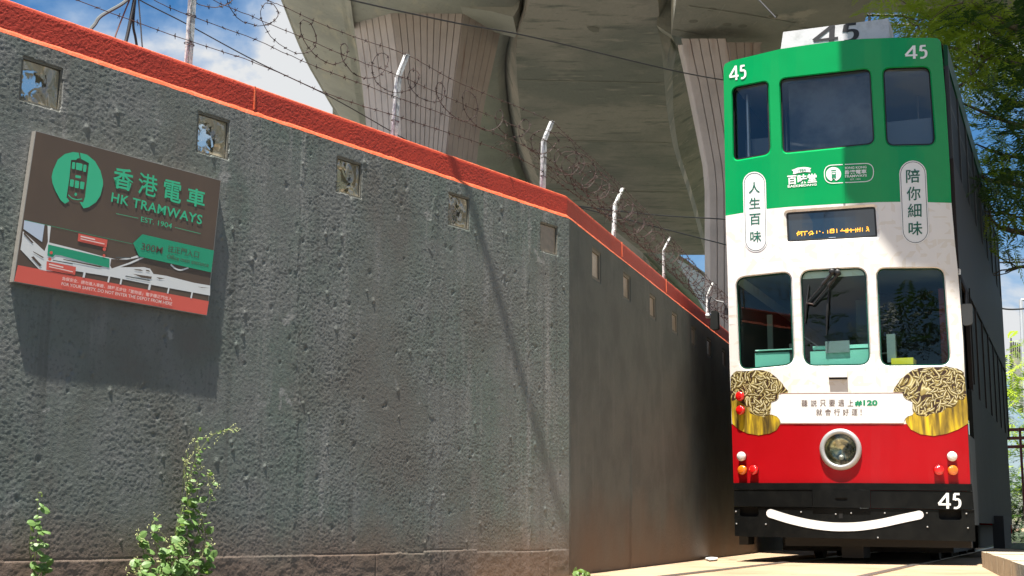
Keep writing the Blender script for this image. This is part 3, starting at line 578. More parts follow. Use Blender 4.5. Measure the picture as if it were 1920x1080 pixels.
def barbed(name, label, pts, r=.0020, sp=.10, seed=1, group=None, cat='wire', blen=.014, dens=10):
    rr = random.Random(seed); P = [Vector(p) for p in pts]; t = thing(name, label, cat, P[0], group)
    w = MB(); w.tube(P, r, 4, False); w.build('strand', M['rust'], t)
    b = MB(); acc = rr.uniform(0, sp)
    for i in range(len(P)-1):
        L = (P[i+1]-P[i]).length; d = (P[i+1]-P[i]).normalized()
        while acc < L:
            c = P[i]+d*acc; acc += sp*rr.uniform(.85, 1.15)
            for k in range(2):
                v = Vector((rr.uniform(-1, 1), rr.uniform(-1, 1), rr.uniform(-1, 1))); v = (v-d*v.dot(d)*.7).normalized()*blen
                b.tube([c-v+d*.003*k, c+v+d*.003*k], r*.75, 3, False)
            b.tube([c-d*.005, c+d*.005], r*1.8, 4, False)
        acc -= L
    o = b.build('barbs', M['rust'], t); o['kind'] = 'stuff'; return t
def span(pxs, n=6, sag=.012, seed=0):
    """photograph points along the fence line -> place on the fence planes"""
    out = []; rr = random.Random(seed)
    for x, y in pxs:
        pl = PF if x < 1052 else PFR; out.append(pl.F(x, y))
    c = smoothcurve([tuple(p) for p in out], n); return [Vector(p)+Vector((rr.uniform(-1, 1), rr.uniform(-1, 1), rr.uniform(-1, 1)))*.002 for p in c]
barbed('barbed_wire', 'lowest barbed strand, running just above the orange coping', span([(60, -35), (145, 0), (350, 75), (480, 118), (620, 178), (743, 218), (880, 262), (960, 290), (1019, 322), (1060, 352), (1154, 420), (1247, 500), (1330, 580)], seed=1), seed=1, group='barbed strands along the wall')
barbed('barbed_wire', 'second barbed strand from the coping, crossing the middle of the coils', span([(250, -30), (290, 0), (352, 28), (480, 75), (585, 122), (745, 182), (880, 232), (957, 262), (1019, 292), (1052, 318), (1154, 398), (1247, 482), (1330, 562)], seed=2), seed=2, group='barbed strands along the wall')
barbed('barbed_wire', 'third barbed strand, tied at the knees of the bent posts', span([(350, -40), (400, 0), (480, 34), (560, 68), (675, 115), (748, 142), (860, 192), (955, 232), (1020, 262), (1054, 290), (1156, 380), (1247, 468), (1328, 552)], seed=3), seed=3, group='barbed strands along the wall')
barbed('barbed_wire', 'topmost barbed strand, running over the tips of the bent posts', span([(440, -30), (500, 0), (535, 14), (640, 60), (763, 103), (850, 150), (950, 192), (1036, 228), (1056, 248), (1170, 354), (1258, 445), (1335, 535)], seed=4), seed=4, group='barbed strands along the wall')
# concertina coils: one near and loose, one far and dense
def coil(pxs, turns, rad0, seed, tilt=.35, flat=.25):
    rr = random.Random(seed); C = smoothcurve([tuple((PF if x < 1052 else PFR).F(x, y)) for x, y in pxs], 10); C = [Vector(c) for c in C]; n = int(turns*18); out = []
    cum = [0]
    for i in range(len(C)-1): cum.append(cum[-1]+(C[i+1]-C[i]).length)
    for i in range(n+1):
        f = i/n; L = f*cum[-1]; j = max(k for k in range(len(cum)) if cum[k] <= L+1e-9); j = min(j, len(C)-2); c = C[j].lerp(C[j+1], (L-cum[j])/(cum[j+1]-cum[j]+1e-9))
        d = (C[j+1]-C[j]).normalized(); a = 2*PI*turns*f; nn = d.cross(Vector((0, 0, 1))).normalized(); r = rad0*(1+.22*math.sin(a*.37+seed)+rr.uniform(-.04, .04))
        out.append(c+nn*r*flat*math.cos(a)+Vector((0, 0, 1))*r*math.sin(a)+d*r*tilt*math.cos(a+.35*math.sin(a*.23)))
    return out
barbed('wire_coil', 'loose rusty barbed coil looped over the left wall, in front of the pier', coil([(140, -120), (300, -60), (470, 20), (600, 85), (760, 150), (900, 212), (1018, 262)], 13, .085, 3, 1.0, .25), r=.0021, sp=.062, seed=8, group='barbed coils', cat='barbed coil', blen=.012)
barbed('wire_coil', 'dense rusty barbed coil receding along the wall to the tram mirror', coil([(1020, 268), (1060, 300), (1158, 388), (1250, 475), (1340, 560), (1400, 610)], 58, .105, 5, .9, .8), r=.0022, sp=.08, seed=9, group='barbed coils', cat='barbed coil', blen=.013)
rr = random.Random(4); ct = thing('dead_creeper', 'dry brown creeper tangled in the wire near the bend of the wall', 'creeper', PF.F(1000, 280)); mb = MB()
for i in range(60):
    x = rr.uniform(930, 1240); y0_ = 225+max(0, (x-930))*.62+rr.uniform(-10, 45); p = (PF if x < 1052 else PFR).F(x, y0_, rr.uniform(-.06, .06)); pts = [p]
    for k in range(4): pts.append(pts[-1]+Vector((rr.uniform(-.03, .03), rr.uniform(-.03, .03), rr.uniform(-.035, .02))))
    mb.tube(smoothcurve([tuple(q) for q in pts], 3), .0011, 3, False)
mb.build('stems', M['rust'], ct)['kind'] = 'stuff'

# ================================================================= CABLES
def cable(label, pts, r, m, name='cable', cat='cable', n=8, group=None):
    P = smoothcurve([tuple(p) for p in pts], n); o = MB().tube([Vector(p) for p in P], r, 7).build(name, m); return tag(o, label, cat, group)
PB = Plane(C0-NL*.35, DL, NL)
g5 = 'cables rising from behind the wall'
cable('thick curved grey cable rising leftmost from behind the orange coping', [PB.F(150, 75), PB.F(176, 48), PB.F(190, 30), PB.F(235, 3), PB.F(262, -30)], .0085, M['cable_grey'], group=g5)
cable('thin rust-red cable beside the thick curved one', [PB.F(212, 85), PB.F(219, 60), PB.F(243, 0), PB.F(262, -40)], .0035, M['cable_rust'], group=g5)
cable('thickest straight black cable rising behind the coping', [PB.F(232, 90), PB.F(239, 66), PB.F(252, 0), PB.F(258, -40)], .0085, M['darkwire'], group=g5)
cable('second black cable, bowed, right of the thickest black one', [PB.F(258, 95), PB.F(254, 70), PB.F(250, 45), PB.F(254, -5), PB.F(260, -40)], .0062, M['darkwire'], group=g5)
cable('short thin grey cable, rightmost of those rising behind the coping', [PB.F(268, 100), PB.F(266, 78), PB.F(264, 50), PB.F(260, 0), PB.F(258, -40)], .0035, M['cable_grey'], group=g5)
cable('slender black line slanting down from the upper left to behind the second post', [PB.F(230, -25), PB.F(262, 0), PB.F(350, 45), PB.F(480, 115), PB.F(620, 182), PB.F(740, 250), PB.F(880, 330)], .003, M['darkwire'])
cable('long black overhead wire crossing in front of the fluted pier to the tram', [atY(500, -45, 9), atY(650, -2, 10), atY(850, 42, 11), atY(1000, 70, 12), atY(1275, 135, 14), atY(1420, 160, 15.5)], .007, M['darkwire'], 'overhead_wire', 'wire')
cable('upper black wire running behind the coil to the tram at cream level', [atY(1040, 380, 15), atY(1120, 391, 16), atY(1240, 404, 18), atY(1357, 411, 20), atY(1420, 418, 21)], .009, M['darkwire'], 'overhead_wire', 'wire')
cable('lower black wire slanting behind the coil towards the tram', [atY(1040, 375, 15), atY(1110, 395, 16), atY(1240, 428, 18), atY(1357, 458, 20), atY(1420, 475, 21)], .009, M['darkwire'], 'overhead_wire', 'wire')
# the cable whose shadow falls down the left wall
Pa = PL.F(868, 330); Pb = PL.F(1062, 1000); cable('taut black stay cable high above the wall, its shadow crossing the render', [Pa+SD*1.6+(Pa+SD*1.6-Pb-SD*3.9)*.6, Pa+SD*1.6, Pb+SD*3.9, Pb+SD*3.9+(Pb+SD*3.9-Pa-SD*1.6)*.6], .012, M['darkwire'], 'stay_cable', 'cable')

# ================================================================= VIADUCT
def loft(name, rows, m, parent, smooth=False):
    n = len(rows[0]); V = [p for r in rows for p in r]
    return mesh(name, V, [(i*n+j, i*n+j+1, (i+1)*n+j+1, (i+1)*n+j) for i in range(len(rows)-1) for j in range(n-1)], m, parent, smooth)
ZA, ZB_, ZC = 10.6, 10.2, 9.7
UP = Vector((0, 0, 1))
def slab(name, label, soff, z, thick, msoff, mside, cat='viaduct', extra=None):
    P = [atz(x, y, z) for x, y in soff] + (extra or []); t = thing(name, label, cat, P[0]); n = len(P)
    c = delaunay_2d_cdt([p.xy for p in P], [(i, (i+1) % n) for i in range(n)], [], 1, 1e-5); V = [Vector((v.x, v.y, z)) for v in c[0]]
    mesh('soffit', V, [tuple(f) for f in c[2]], msoff, t); mesh('deck_top', [v+UP*thick for v in V], [tuple(f) for f in c[2]], mside, t)
    for i in range(n):
        a, b = P[i], P[(i+1) % n]; mesh('fascia', [a, b, b+UP*thick, a+UP*thick], [(0, 1, 2, 3)], mside, t)
    return t
# left-hand deck: curved cantilever soffit with a kerbed outer edge, then the pale box behind the first pier
cl = smoothcurve([(505, -60), (530, 0), (557, 70), (578, 117), (600, 156), (626, 201), (650, 235), (700, 290)], 3)
cr_ = smoothcurve([(640, -60), (652, 0), (658, 45), (668, 90), (678, 150), (688, 215), (698, 260), (715, 310)], 3)
dA = thing('viaduct_deck', 'curving grey-green concrete deck at the left, its outer edge against the sky', 'viaduct', atz(600, 100, ZA))
loft('soffit', [[atz(a[0], a[1], ZA+.55), atz(a[0]*.93+b[0]*.07, a[1]*.93+b[1]*.07, ZA+.42), atz(a[0]*.4+b[0]*.6, a[1]*.4+b[1]*.6, ZA+.18), atz(b[0], b[1], ZA)] for a, b in zip(cl, cr_)], M['conc'], dA, True)
loft('edge_kerb', [[atz(a[0]-3, a[1]+1, ZA+1.7), atz(a[0]-2, a[1]+1, ZA+.55), atz(a[0]+1.5, a[1], ZA+.53), atz(a[0]+1.5, a[1], ZA+.62)] for a in cl], M['conc_light'], dA)
loft('deck_top', [[atz(a[0]-3, a[1]+1, ZA+1.7), atz(b[0], b[1], ZA)+UP*1.7] for a, b in zip(cl, cr_)], M['conc'], dA)
loft('web_edge', [[atz(b[0], b[1], ZA), atz(b[0]+5, b[1]-1, ZA-.1), atz(b[0]+6, b[1]-1, ZA+.3)] for b in cr_], M['conc_light'], dA)
el = smoothcurve([(985, -60), (980, 0), (958, 60), (948, 100), (947, 146), (954, 213), (968, 280), (985, 333), (1020, 400)], 3)
er = [(700, p[1]) for p in el]
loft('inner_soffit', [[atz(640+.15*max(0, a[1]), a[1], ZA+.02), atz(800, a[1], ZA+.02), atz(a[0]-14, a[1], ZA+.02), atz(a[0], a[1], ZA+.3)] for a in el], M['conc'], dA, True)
# middle deck: broad stained soffit between curved webs
L1 = el
L2 = smoothcurve([(1000, -60), (996, 0), (972, 60), (968, 111), (972, 178), (980, 240), (1000, 310), (1030, 380), (1090, 478)], 3)
R1 = smoothcurve([(1228, -60), (1234, 0), (1238, 60), (1243, 118), (1250, 200), (1258, 253), (1267, 293), (1290, 360), (1322, 478)], 3)
R2 = smoothcurve([(1240, -60), (1246, 0), (1252, 60), (1256, 118), (1262, 200), (1268, 253), (1276, 293), (1298, 360), (1330, 478)], 3)
R3 = smoothcurve([(1300, -60), (1310, 0), (1320, 60), (1330, 118), (1340, 200), (1350, 253), (1355, 293), (1360, 360), (1370, 478)], 3)
yy = lambda l, y: float(np.interp(y, [p[1] for p in l], [p[0] for p in l]))
ys = list(np.linspace(-60, 478, 22)); dB = thing('viaduct_deck', 'broad dark stained deck soffit in the middle, between the two fluted piers', 'viaduct', atz(1100, 200, ZB_))
L1f = lambda y: yy(L1, y) if y < 400 else yy(L1, 400)+(y-400)*.6
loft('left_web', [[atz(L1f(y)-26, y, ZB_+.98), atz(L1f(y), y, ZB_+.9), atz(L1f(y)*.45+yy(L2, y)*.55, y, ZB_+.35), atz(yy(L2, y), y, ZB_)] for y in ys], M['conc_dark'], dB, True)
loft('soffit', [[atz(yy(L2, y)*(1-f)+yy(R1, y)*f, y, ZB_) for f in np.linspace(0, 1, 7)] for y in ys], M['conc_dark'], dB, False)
loft('chamfer', [[atz(yy(R1, y), y, ZB_), atz(yy(R2, y)+(3 if y < 180 else 0), y, ZB_+.28)] for y in ys], M['conc_mid'], dB, True)
loft('right_web', [[atz(yy(R2, y)+(3 if y < 180 else 0), y, ZB_+.28), atz(yy(R3, y), y, ZB_+.9)] for y in ys], M['conc_dark'], dB, True)
loft('end_beam', [[atz(x, 478, ZB_), atz(x, 478, ZB_)+UP*1.6+Vector((0, 2, 0))] for x in (1020, 1200, 1330, 1400)], M['conc_dark'], dB)
loft('deck_top', [[atz(L1f(y)-2, y, ZA+.6)+UP*1.2, atz(yy(R3, y), y, ZB_+.9)+UP*1.2] for y in ys], M['conc'], dB)
# formwork lines across the soffit
for y in (150, 262, 355):
    mesh('formwork_joint', [atz(yy(L2, y)+4, y, ZB_-.012), atz(yy(R1, y)-6, y+6, ZB_-.012), atz(yy(R1, y)-6, y+7.2, ZB_-.012), atz(yy(L2, y)+4, y+1.2, ZB_-.012)], [(0, 1, 2, 3)], M['conc_light'], dB)
TIE = dB
for x, y in ((1363, 46), (1392, 49), (1300, 40), (1335, 18), (1450, 30), (1480, 60)): MB().lathe(atz(x, y, ZC-.001), Vector((0, 0, -1)), [(0, .004), (.07, .004), (.09, 0)], 12).build('tie_hole', M['mortar'], TIE)
a_, b_ = atz(1105, 55, ZB_), atz(1120, 62, ZB_)
mesh('spalled_patch', [atz(x, y, ZB_-.01) for x, y in ((1100, 50), (1112, 50), (1123, 53), (1123, 60), (1113, 61), (1104, 56))], [(0, 1, 2, 3, 4, 5)], M['pit'], dB).data.materials[0] = M['mortar']
loft('deck_top', [[atz(620, y, ZA)+UP*1.9, atz(800, y, ZA)+UP*1.9, atz(L1f(y)+8, y, ZA)+UP*1.9] for y in ys], M['conc'], dA)
# crosshead blocks over the webs
blk = thing('bearing_block', 'tan concrete crosshead block wedged between the middle and right decks', 'block', atz(1240, 40, ZC))
V = [(1231, 47), (1259, 66), (1251, 117), (1236, 60)]; a = [atY(x, y, 25.0) for x, y in ((1239, -10), (1273, -10), (1259, 66), (1231, 47))]; MB().prism(a, (.3, 1.0, 0)).build('end_face', M['conc_light'], blk)
a = [atY(x, y, 25.3) for x, y in ((1231, 47), (1259, 66), (1251, 117))]; MB().prism(a, (.2, .8, 0)).build('haunch', M['conc_light'], blk)
blk = thing('bearing_block', 'beige concrete crosshead above the left fluted pier', 'block', atz(900, 10, ZA)); a = [atY(x, y, 25.6) for x, y in ((848, -60), (848, 3), (862, 12), (925, 22), (962, 32), (972, 15), (985, -60))]; MB().prism(a, (.1, 1.2, 0)).build('crosshead', M['conc'], blk)
blk2 = MB().prism([atY(x, y, 25.7) for x, y in ((798, -40), (798, 11), (856, 14), (856, -40))], (0, .8, 0)).build('bearing_recess_shade', M['void'], blk)  # solid black block standing in for the shade of the recess
# right deck: its unseen near part is shaped to shade the tram's upper right
def shade_pt(px, py, z):
    P = TF.F(px, py); return P+SD*((z-P.z)/SD.z)
# tram front surface (needed here for the shade line, used below for the whole tram)
TA = rad(22.8); TU = Vector((math.cos(TA), -math.sin(TA), 0)); TW = Vector((math.sin(TA), math.cos(TA), 0)); WID = 1.98; BUL = .15
TL0 = atY(1376, 1005, 11.76); TO = Vector((TL0.x, TL0.y, 0))+TU*(WID/2)
class Front:
    def F(s, x, y, off=0):
        d = ray(x, y); k = d.dot(TW); t = (TO-O).dot(TW)/k
        for _ in range(7):
            P = O+d*t; u = (P-TO).dot(TU); w = s.w(u)-off; t = ((TO-O).dot(TW)+w)/k
        return O+d*t
    def w(s, u): return -BUL*(1-min(1, abs(2*u/WID))**2.6)
TF = Front()
def loc(u, w, v): return TO+TU*u+TW*w+UP*v
e1 = shade_pt(1580, 90, ZC); e2 = shade_pt(1584, 375, ZC); e3 = shade_pt(1694, 508, ZC); e4 = shade_pt(1840, 545, ZC); dr_ = (e4-e3).normalized()
ex = [e4+dr_*9, e4, e3, e2, e1, e1+(e1-e2).normalized()*.6, Vector((e1.x-.5, e1.y+3.5, ZC))]
ex = [Vector((p.x, p.y, ZC)) for p in ex]
dC = slab('viaduct_deck', 'brown-grey deck soffit at the upper right, its unseen near part added to shade the tram', [(1273, -40), (1259, 66), (1320, 78), (1420, 104), (1520, 110), (1609, 84), (1633, 0)], ZC, 1.8, M['conc_mid'], M['conc'], extra=[Vector((ex[0].x, 26, ZC))]+ex)
for i, (x0, y0, x1, y1) in enumerate(((1290, 12, 1400, 28), (1400, 28, 1490, 44), (1262, 56, 1330, 70), (1360, 8, 1342, 34), (1420, 40, 1395, 62), (1494, 42, 1460, 66), (1330, 42, 1318, 60), (1330, 60, 1322, 76), (1500, 52, 1560, 60))):
    d_ = np.array((x1-x0, y1-y0), float); d_ /= np.linalg.norm(d_); nn = np.array((-d_[1], d_[0]))*.9; mesh('formwork_joint', [atz(x0-nn[0], y0-nn[1], ZC-.012), atz(x1-nn[0], y1-nn[1], ZC-.012), atz(x1+nn[0], y1+nn[1], ZC-.012), atz(x0+nn[0], y0+nn[1], ZC-.012)], [(0, 1, 2, 3)], M['conc_light'], dC)
dE = slab('viaduct_deck', 'far deck end above the tram roof, nearest the tree', [(1500, -60), (1500, 60), (1600, 25), (1744, 23), (1775, 12), (1800, 0), (1815, -60)], 11.5, 1.5, M['conc'], M['conc'])
col = thing('viaduct_column', 'plain concrete column behind the roof number box', 'column', atY(1660, 300, 30)); P = [atY(x, 200, 30) for x in (1610, 1746)]; MB().hexa([Vector((P[0].x, 30, 0)), Vector((P[1].x, 30, 0)), Vector((P[1].x, 31.2, 0)), Vector((P[0].x, 31.2, 0)), Vector((P[0].x, 30, 11.4)), Vector((P[1].x, 30, 11.4)), Vector((P[1].x, 31.2, 11.4)), Vector((P[0].x, 31.2, 11.4))]).build('shaft', M['conc'], col)
mb = MB()
for l in ([(1625, 28), (1700, 30)], [(1630, 24), (1630, 60)], [(1670, 47), (1728, 47)], [(1705, 28), (1708, 50)], [(1728, 28), (1700, 72)], [(1735, 30), (1712, 70)]): mb.tube([atY(x, y, 29.3) for x, y in l], .035, 5)
mb.build('bracing_pipes', M['darkwire'], col)
# far elevated road, pale fascia beyond the wall
dD = thing('elevated_road', 'pale grey distant bridge beam seen over the far end of the wall', 'bridge', atY(1260, 530, 40))
def vq(name, pts, Y, dpt, m, t): return MB().prism([atY(x, y, Yy) for (x, y), Yy in zip(pts, Y)], dpt).build(name, m, t)
vq('fascia', [(1205, 474), (1262, 474), (1324, 518), (1350, 552), (1350, 640), (1330, 600)], [36, 36, 44, 48, 48, 46], (.2, 1.5, 0), M['conc_far'], dD)
vq('soffit_edge', [(1150, 430), (1205, 474), (1330, 600), (1345, 625), (1300, 620)], [35.5, 35.5, 45.5, 47, 45], (.1, .9, 0), M['conc_dark'], dD)
vq('parapet', [(1262, 472), (1268, 474), (1326, 514), (1326, 520)], [35.9, 35.9, 43.9, 43.9], (.1, .8, 0), M['conc_light'], dD)
# fluted piers
def pier(label, le, ri, ytop, facets, Y0, rows, wid, mats_i, ybot):
    t = thing('fluted_pier', label, 'pier', Vector((atY((le[0][0]+ri[0][0])/2, 100, Y0).x, Y0, 0)))
    def xat(l, y): return float(np.interp(y, [p[1] for p in l], [p[0] for p in l]))
    edges = [le]+facets[0]+[ri]; deps = facets[1]      # depth at each edge
    ysr = rows
    for k in range(len(edges)-1):
        n = wid[k]
        for j in range(n):
            V = []; f0, f1 = j/n, (j+1)/n; g0 = .035/1; 
            for y in ysr:
                xa, xb = xat(edges[k], y), xat(edges[k+1], y); pa, pb = atY(xa, y, deps[k]), atY(xb, y, deps[k+1]); A = pa.lerp(pb, f0); B = pa.lerp(pb, f1); yt = max(y, ytop[k] if not callable(ytop[k]) else ytop[k](xa+(xb-xa)*(f0+f1)/2))
                if yt != y: pa, pb = atY(xa, yt, deps[k]), atY(xb, yt, deps[k+1]); A = pa.lerp(pb, f0); B = pa.lerp(pb, f1)
                d = (B-A); nn = Vector((d.y, -d.x, 0)).normalized(); A2 = A.lerp(B, .03); B2 = A.lerp(B, .97); V += [A2-nn*.06, A2+nn*.004, A2.lerp(B2, .06)+nn*.016, B2.lerp(A2, .06)+nn*.016, B2+nn*.004, B2-nn*.06]
            m_ = len(ysr); F = [(i*6+q, i*6+q+1, (i+1)*6+q+1, (i+1)*6+q) for i in range(m_-1) for q in range(5)]+[(0, 5, 4, 3, 2, 1)]
            mesh('cladding_strip', V, F, M['clad'][mats_i[k]], t)
        V = []
        for y in ysr:
            yt = max(y, (ytop[k] if not callable(ytop[k]) else 0)); xa, xb = xat(edges[k], y), xat(edges[k+1], y); pa, pb = atY(xa, yt, deps[k]), atY(xb, yt, deps[k+1]); d = pb-pa; nn = Vector((d.y, -d.x, 0)).normalized(); V += [pa-nn*.03, pb-nn*.03, pb-nn*.6+(pa-pb).normalized()*.1, pa-nn*.6+(pb-pa).normalized()*.16]
        m_ = len(ysr); mesh('pier_core', V, [(i*4+q, i*4+(q+1) % 4, (i+1)*4+(q+1) % 4, (i+1)*4+q) for i in range(m_-1) for q in range(4)], M['clad_gap'], t)
    return t
le = [(652, -40), (654, 2), (662, 39), (676.6, 136), (686, 227), (694, 320), (700, 450), (704, 1000)]; fa = [(729, -40), (731, 2), (744, 97), (750, 160), (753, 243), (756, 330), (758, 450), (760, 1000)]
fb = [(872, -40), (869, 19), (849, 167), (837, 278), (830, 350), (826, 450), (822, 1000)]; ri = [(952, -40), (944.5, 30), (924, 125), (902, 222), (894, 300), (888, 360), (884, 450), (880, 1000)]
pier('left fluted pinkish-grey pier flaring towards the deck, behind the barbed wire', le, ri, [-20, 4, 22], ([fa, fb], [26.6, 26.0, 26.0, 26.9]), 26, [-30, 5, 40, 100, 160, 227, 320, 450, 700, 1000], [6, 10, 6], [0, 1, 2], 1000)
le = [(1268, 50), (1273, 93), (1287, 156), (1304, 240), (1318, 311), (1322, 356), (1322, 444), (1323, 520), (1324, 1020)]; f0_ = [(1276, 50), (1281, 93), (1296, 156), (1313, 240), (1327, 311), (1331, 356), (1332, 444), (1333, 1020)]
fa = [(1361, 50), (1362, 72), (1374, 156), (1386, 240), (1394, 311), (1398, 356), (1398, 444), (1398, 1020)]; ri = [(1430, 50), (1427, 80), (1422, 156), (1418, 240), (1416, 311), (1415, 356), (1415, 444), (1415, 1020)]
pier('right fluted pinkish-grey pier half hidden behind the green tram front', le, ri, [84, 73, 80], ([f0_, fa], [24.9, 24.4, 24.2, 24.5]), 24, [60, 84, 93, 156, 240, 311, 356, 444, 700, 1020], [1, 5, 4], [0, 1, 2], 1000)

# ================================================================= TRAM
tram = thing('tram', 'double-deck tram in green, cream and red with a white smile on its black bumper', 'tram', loc(0, 0, 0))
up_out = [(1356.5, 128), (1359, 120), (1370.6, 114), (1409.5, 104.7), (1462, 92), (1512, 84.4), (1562, 77.8), (1618, 72.8), (1673, 70.8), (1743, 70.8), (1757, 71.6), (1764, 78), (1766.5, 103), (1773, 180), (1781, 314), (1784, 380.5), (1720, 378.6), (1685, 378.5), (1649, 379), (1560, 383), (1480, 388), (1437, 392), (1394, 399), (1360.5, 404.5)]
upw = [rq([(1371, 163), (1442, 149), (1447, 291), (1374, 304)], [13, 13, 16, 13]), rq([(1460, 146), (1634, 126), (1642.5, 272), (1465.5, 290)], [14, 16, 17, 14]), rq([(1653, 126), (1745, 123), (1756.5, 274), (1660, 276)], [16, 16, 18, 18])]
disp = rq([(1468.5, 394), (1646, 382), (1650.5, 449), (1472, 459)], [12, 12, 10, 10])
low = [rq([(1378, 519), (1485, 507), (1491.5, 686), (1385, 696.5)], [20, 20, 22, 20]), rq([(1498.5, 506), (1626, 499), (1634.5, 687), (1505, 689)], [22, 24, 24, 24]), rq([(1641, 501), (1771, 500), (1785, 687.5), (1649, 688.5)], [20, 20, 24, 20])]
sheet('upper_panel', TF, up_out, M['green'], tram, 0, upw, 16)
mid_out = [(1360.5, 404.5), (1394, 399), (1437, 392), (1480, 388), (1560, 383), (1649, 379), (1685, 378.5), (1720, 378.6), (1784, 380.5), (1791, 461.5), (1796, 508), (1806, 640), (1809, 710), (1814, 795), (1372, 795), (1368.5, 693), (1364, 507)]
sheet('middle_panel', TF, mid_out, M['cream'], tram, 0, [disp]+low, 16)
sheet('lower_panel', TF, [(1372, 795), (1814, 795), (1819.5, 908), (1375.5, 908)], M['red'], tram, 0, [[(1576.5+29*math.cos(a), 842.8+29*math.sin(a)) for a in np.linspace(0, 2*PI, 25)[:-1]]], 18)
def window(loop, body_m, pm, depth=.055, gm=None, nm='window'):
    l = densify(loop, 10); fr = ring(nm, TF, l, scale_loop(l, -2.4), 0, -depth*.35, body_m, tram); fr2 = scale_loop(l, -2.4)
    aa = np.array(fr2); ym = (aa[:, 1].min()+aa[:, 1].max())/2; p0 = TF.F(aa[:, 0].min(), ym, -depth); p1 = TF.F(aa[:, 0].max(), ym, -depth); du_ = Vector((p1.x-p0.x, p1.y-p0.y, 0)).normalized(); GP = Plane(p0, du_, Vector((du_.y, -du_.x, 0)))
    k = len(fr2); gmm = M['rubber'] if gm is None else gm
    mesh('reveal', [TF.F(x, y, -depth*.35) for x, y in fr2]+[GP.F(x, y) for x, y in fr2], [(i, (i+1) % k, k+(i+1) % k, k+i) for i in range(k)], gmm, fr)
    ring('gasket', GP, fr2, scale_loop(l, -5), .002, .002, gmm, fr)
    sheet('pane', GP, fr2, pm, fr, 0, grid=False, step=30); return fr
for l in upw: window(l, M['green'], M['pane_up'])
for l in low: window(l, M['cream'], M['pane_low'], gm=M['gasket_green'] )
# destination display
l = densify(disp, 8); dsp = ring('destination_display', TF, l, scale_loop(l, -5), 0, -.02, M['cream'], tram); l2 = scale_loop(l, -5); ring('bezel', TF, l2, scale_loop(l, -8.5), -.02, -.022, M['rubber'], dsp); sheet('screen', TF, l2, M['screen'], dsp, -.026, step=20)
sheet('screen_tag', TF, [(1554, 445), (1567, 444.5), (1567, 448), (1554, 448.5)], M['sign_blue'], dsp, -.023, grid=False)
# amber row, only part of each character lit as in the photograph
led_s = [(592, 612, 600, 602), (598, 625, 606, 590), (606, 600, 640, 594), (606, 618, 622, 606), (628, 592, 630, 626), (640, 596, 672, 592), (652, 600, 652, 622), (676, 610, 690, 598), (684, 622, 700, 608), (690, 594, 706, 592), (700, 612, 718, 606), (706, 592, 708, 618), (738, 588, 738, 610), (756, 590, 764, 596), (782, 598, 784, 606), (816, 584, 818, 608), (836, 578, 834, 606), (838, 578, 862, 576), (838, 590, 862, 588), (838, 604, 864, 602), (862, 576, 862, 604), (882, 574, 884, 604), (908, 590, 950, 586), (926, 574, 918, 582), (950, 574, 950, 604), (934, 590, 990, 582), (962, 570, 962, 602), (985, 572, 986, 600), (990, 584, 1012, 582), (1020, 570, 1020, 600), (1024, 582, 1048, 578), (1034, 566, 1034, 596), (1052, 564, 1050, 596), (1068, 566, 1068, 594), (1096, 562, 1108, 560), (1098, 570, 1108, 580), (1094, 592, 1112, 578), (1108, 562, 1116, 594)]
V = []; F = []
for i, (a, b, c, d) in enumerate(led_s):
    o_ = stroke([(1340+a/3.856, 280+b/3.856), (1340+c/3.856+.01, 280+d/3.856)], 1.15, False); bI = len(V); V += [TF.F(x, y, -.0225+.00008*(i % 7)) for x, y in o_]; F.append(tuple(range(bI, bI+len(o_))))
mesh('led_characters', V, F, M['led'], dsp)
# pills with four characters each
for (ct_, cb, w, cells, chs, cw) in (((1414, 322), (1417.5, 472.3), 43, [(1414, 351.5), (1414.8, 380.5), (1415.5, 410.5), (1416.8, 443)], '人生百味', 21), ((1710.5, 301), (1717.5, 457.5), 51, [(1711.5, 329.5), (1712.8, 362.5), (1714.8, 394), (1716.3, 428)], '陪你細味', 26)):
    a, b = np.array(ct_, float), np.array(cb, float); t_ = (b-a)/np.linalg.norm(b-a); p0, p1 = a+t_*w/2, b-t_*w/2
    pl = lambda ww: [(float(c[0]+ww/2*math.cos(th)), float(c[1]+ww/2*math.sin(th))) for c, r0 in ((p0, PI), (p1, 0)) for th in np.linspace(r0, r0+PI, 13)]
    pb = sheet('slogan_plate', TF, pl(w), M['white'], tram, .003, step=16); sheet('outline', TF, pl(w-4), M['line'], pb, .0042, [pl(w-6)], 30, False)
    for (x, y), ch in zip(cells, chs): h = cw/2; text('character', TF, ch, [(x-h, y-h+1.2), (x+h, y-h-.4), (x+h+.3, y+h-.4), (x-h+.3, y+h+.8)], M['glyph_green'], pb, .005, .012)
# crests between the pills
X8 = lambda l: [(1450+a/8.727, 290+b/8.727) for a, b in l]
def tw(s, q, bold=.02, m=None, nm='lettering', off=.003, par=None): return text(nm, TF, s, q, m or M['white'], par or tram, off, bold)
tw('百味堂', X8([(226, 335), (708, 305), (712, 455), (232, 492)]), .03); tw('BAEKMIDANG', X8([(234, 500), (708, 468), (710, 503), (238, 542)]), .02)
sheet('ribbon_emblem', TF, X8([(300, 250), (340, 238), (400, 212), (510, 202), (570, 208), (618, 220), (600, 245), (612, 288), (570, 285), (510, 282), (400, 300), (340, 318), (318, 316), (330, 280)]), M['white'], tram, .003, grid=False)
tw('1984', X8([(400, 238), (530, 222), (532, 270), (404, 286)]), .01, M['num_green'], off=.0045)
op = rq(X8([(822, 170), (1645, 130), (1645, 440), (835, 480)]), [17, 17, 17, 17], 8); ip = scale_loop(op, -1.5)
rb = sheet('crest_outline', TF, op, M['white'], tram, .003, [ip], 30, False)
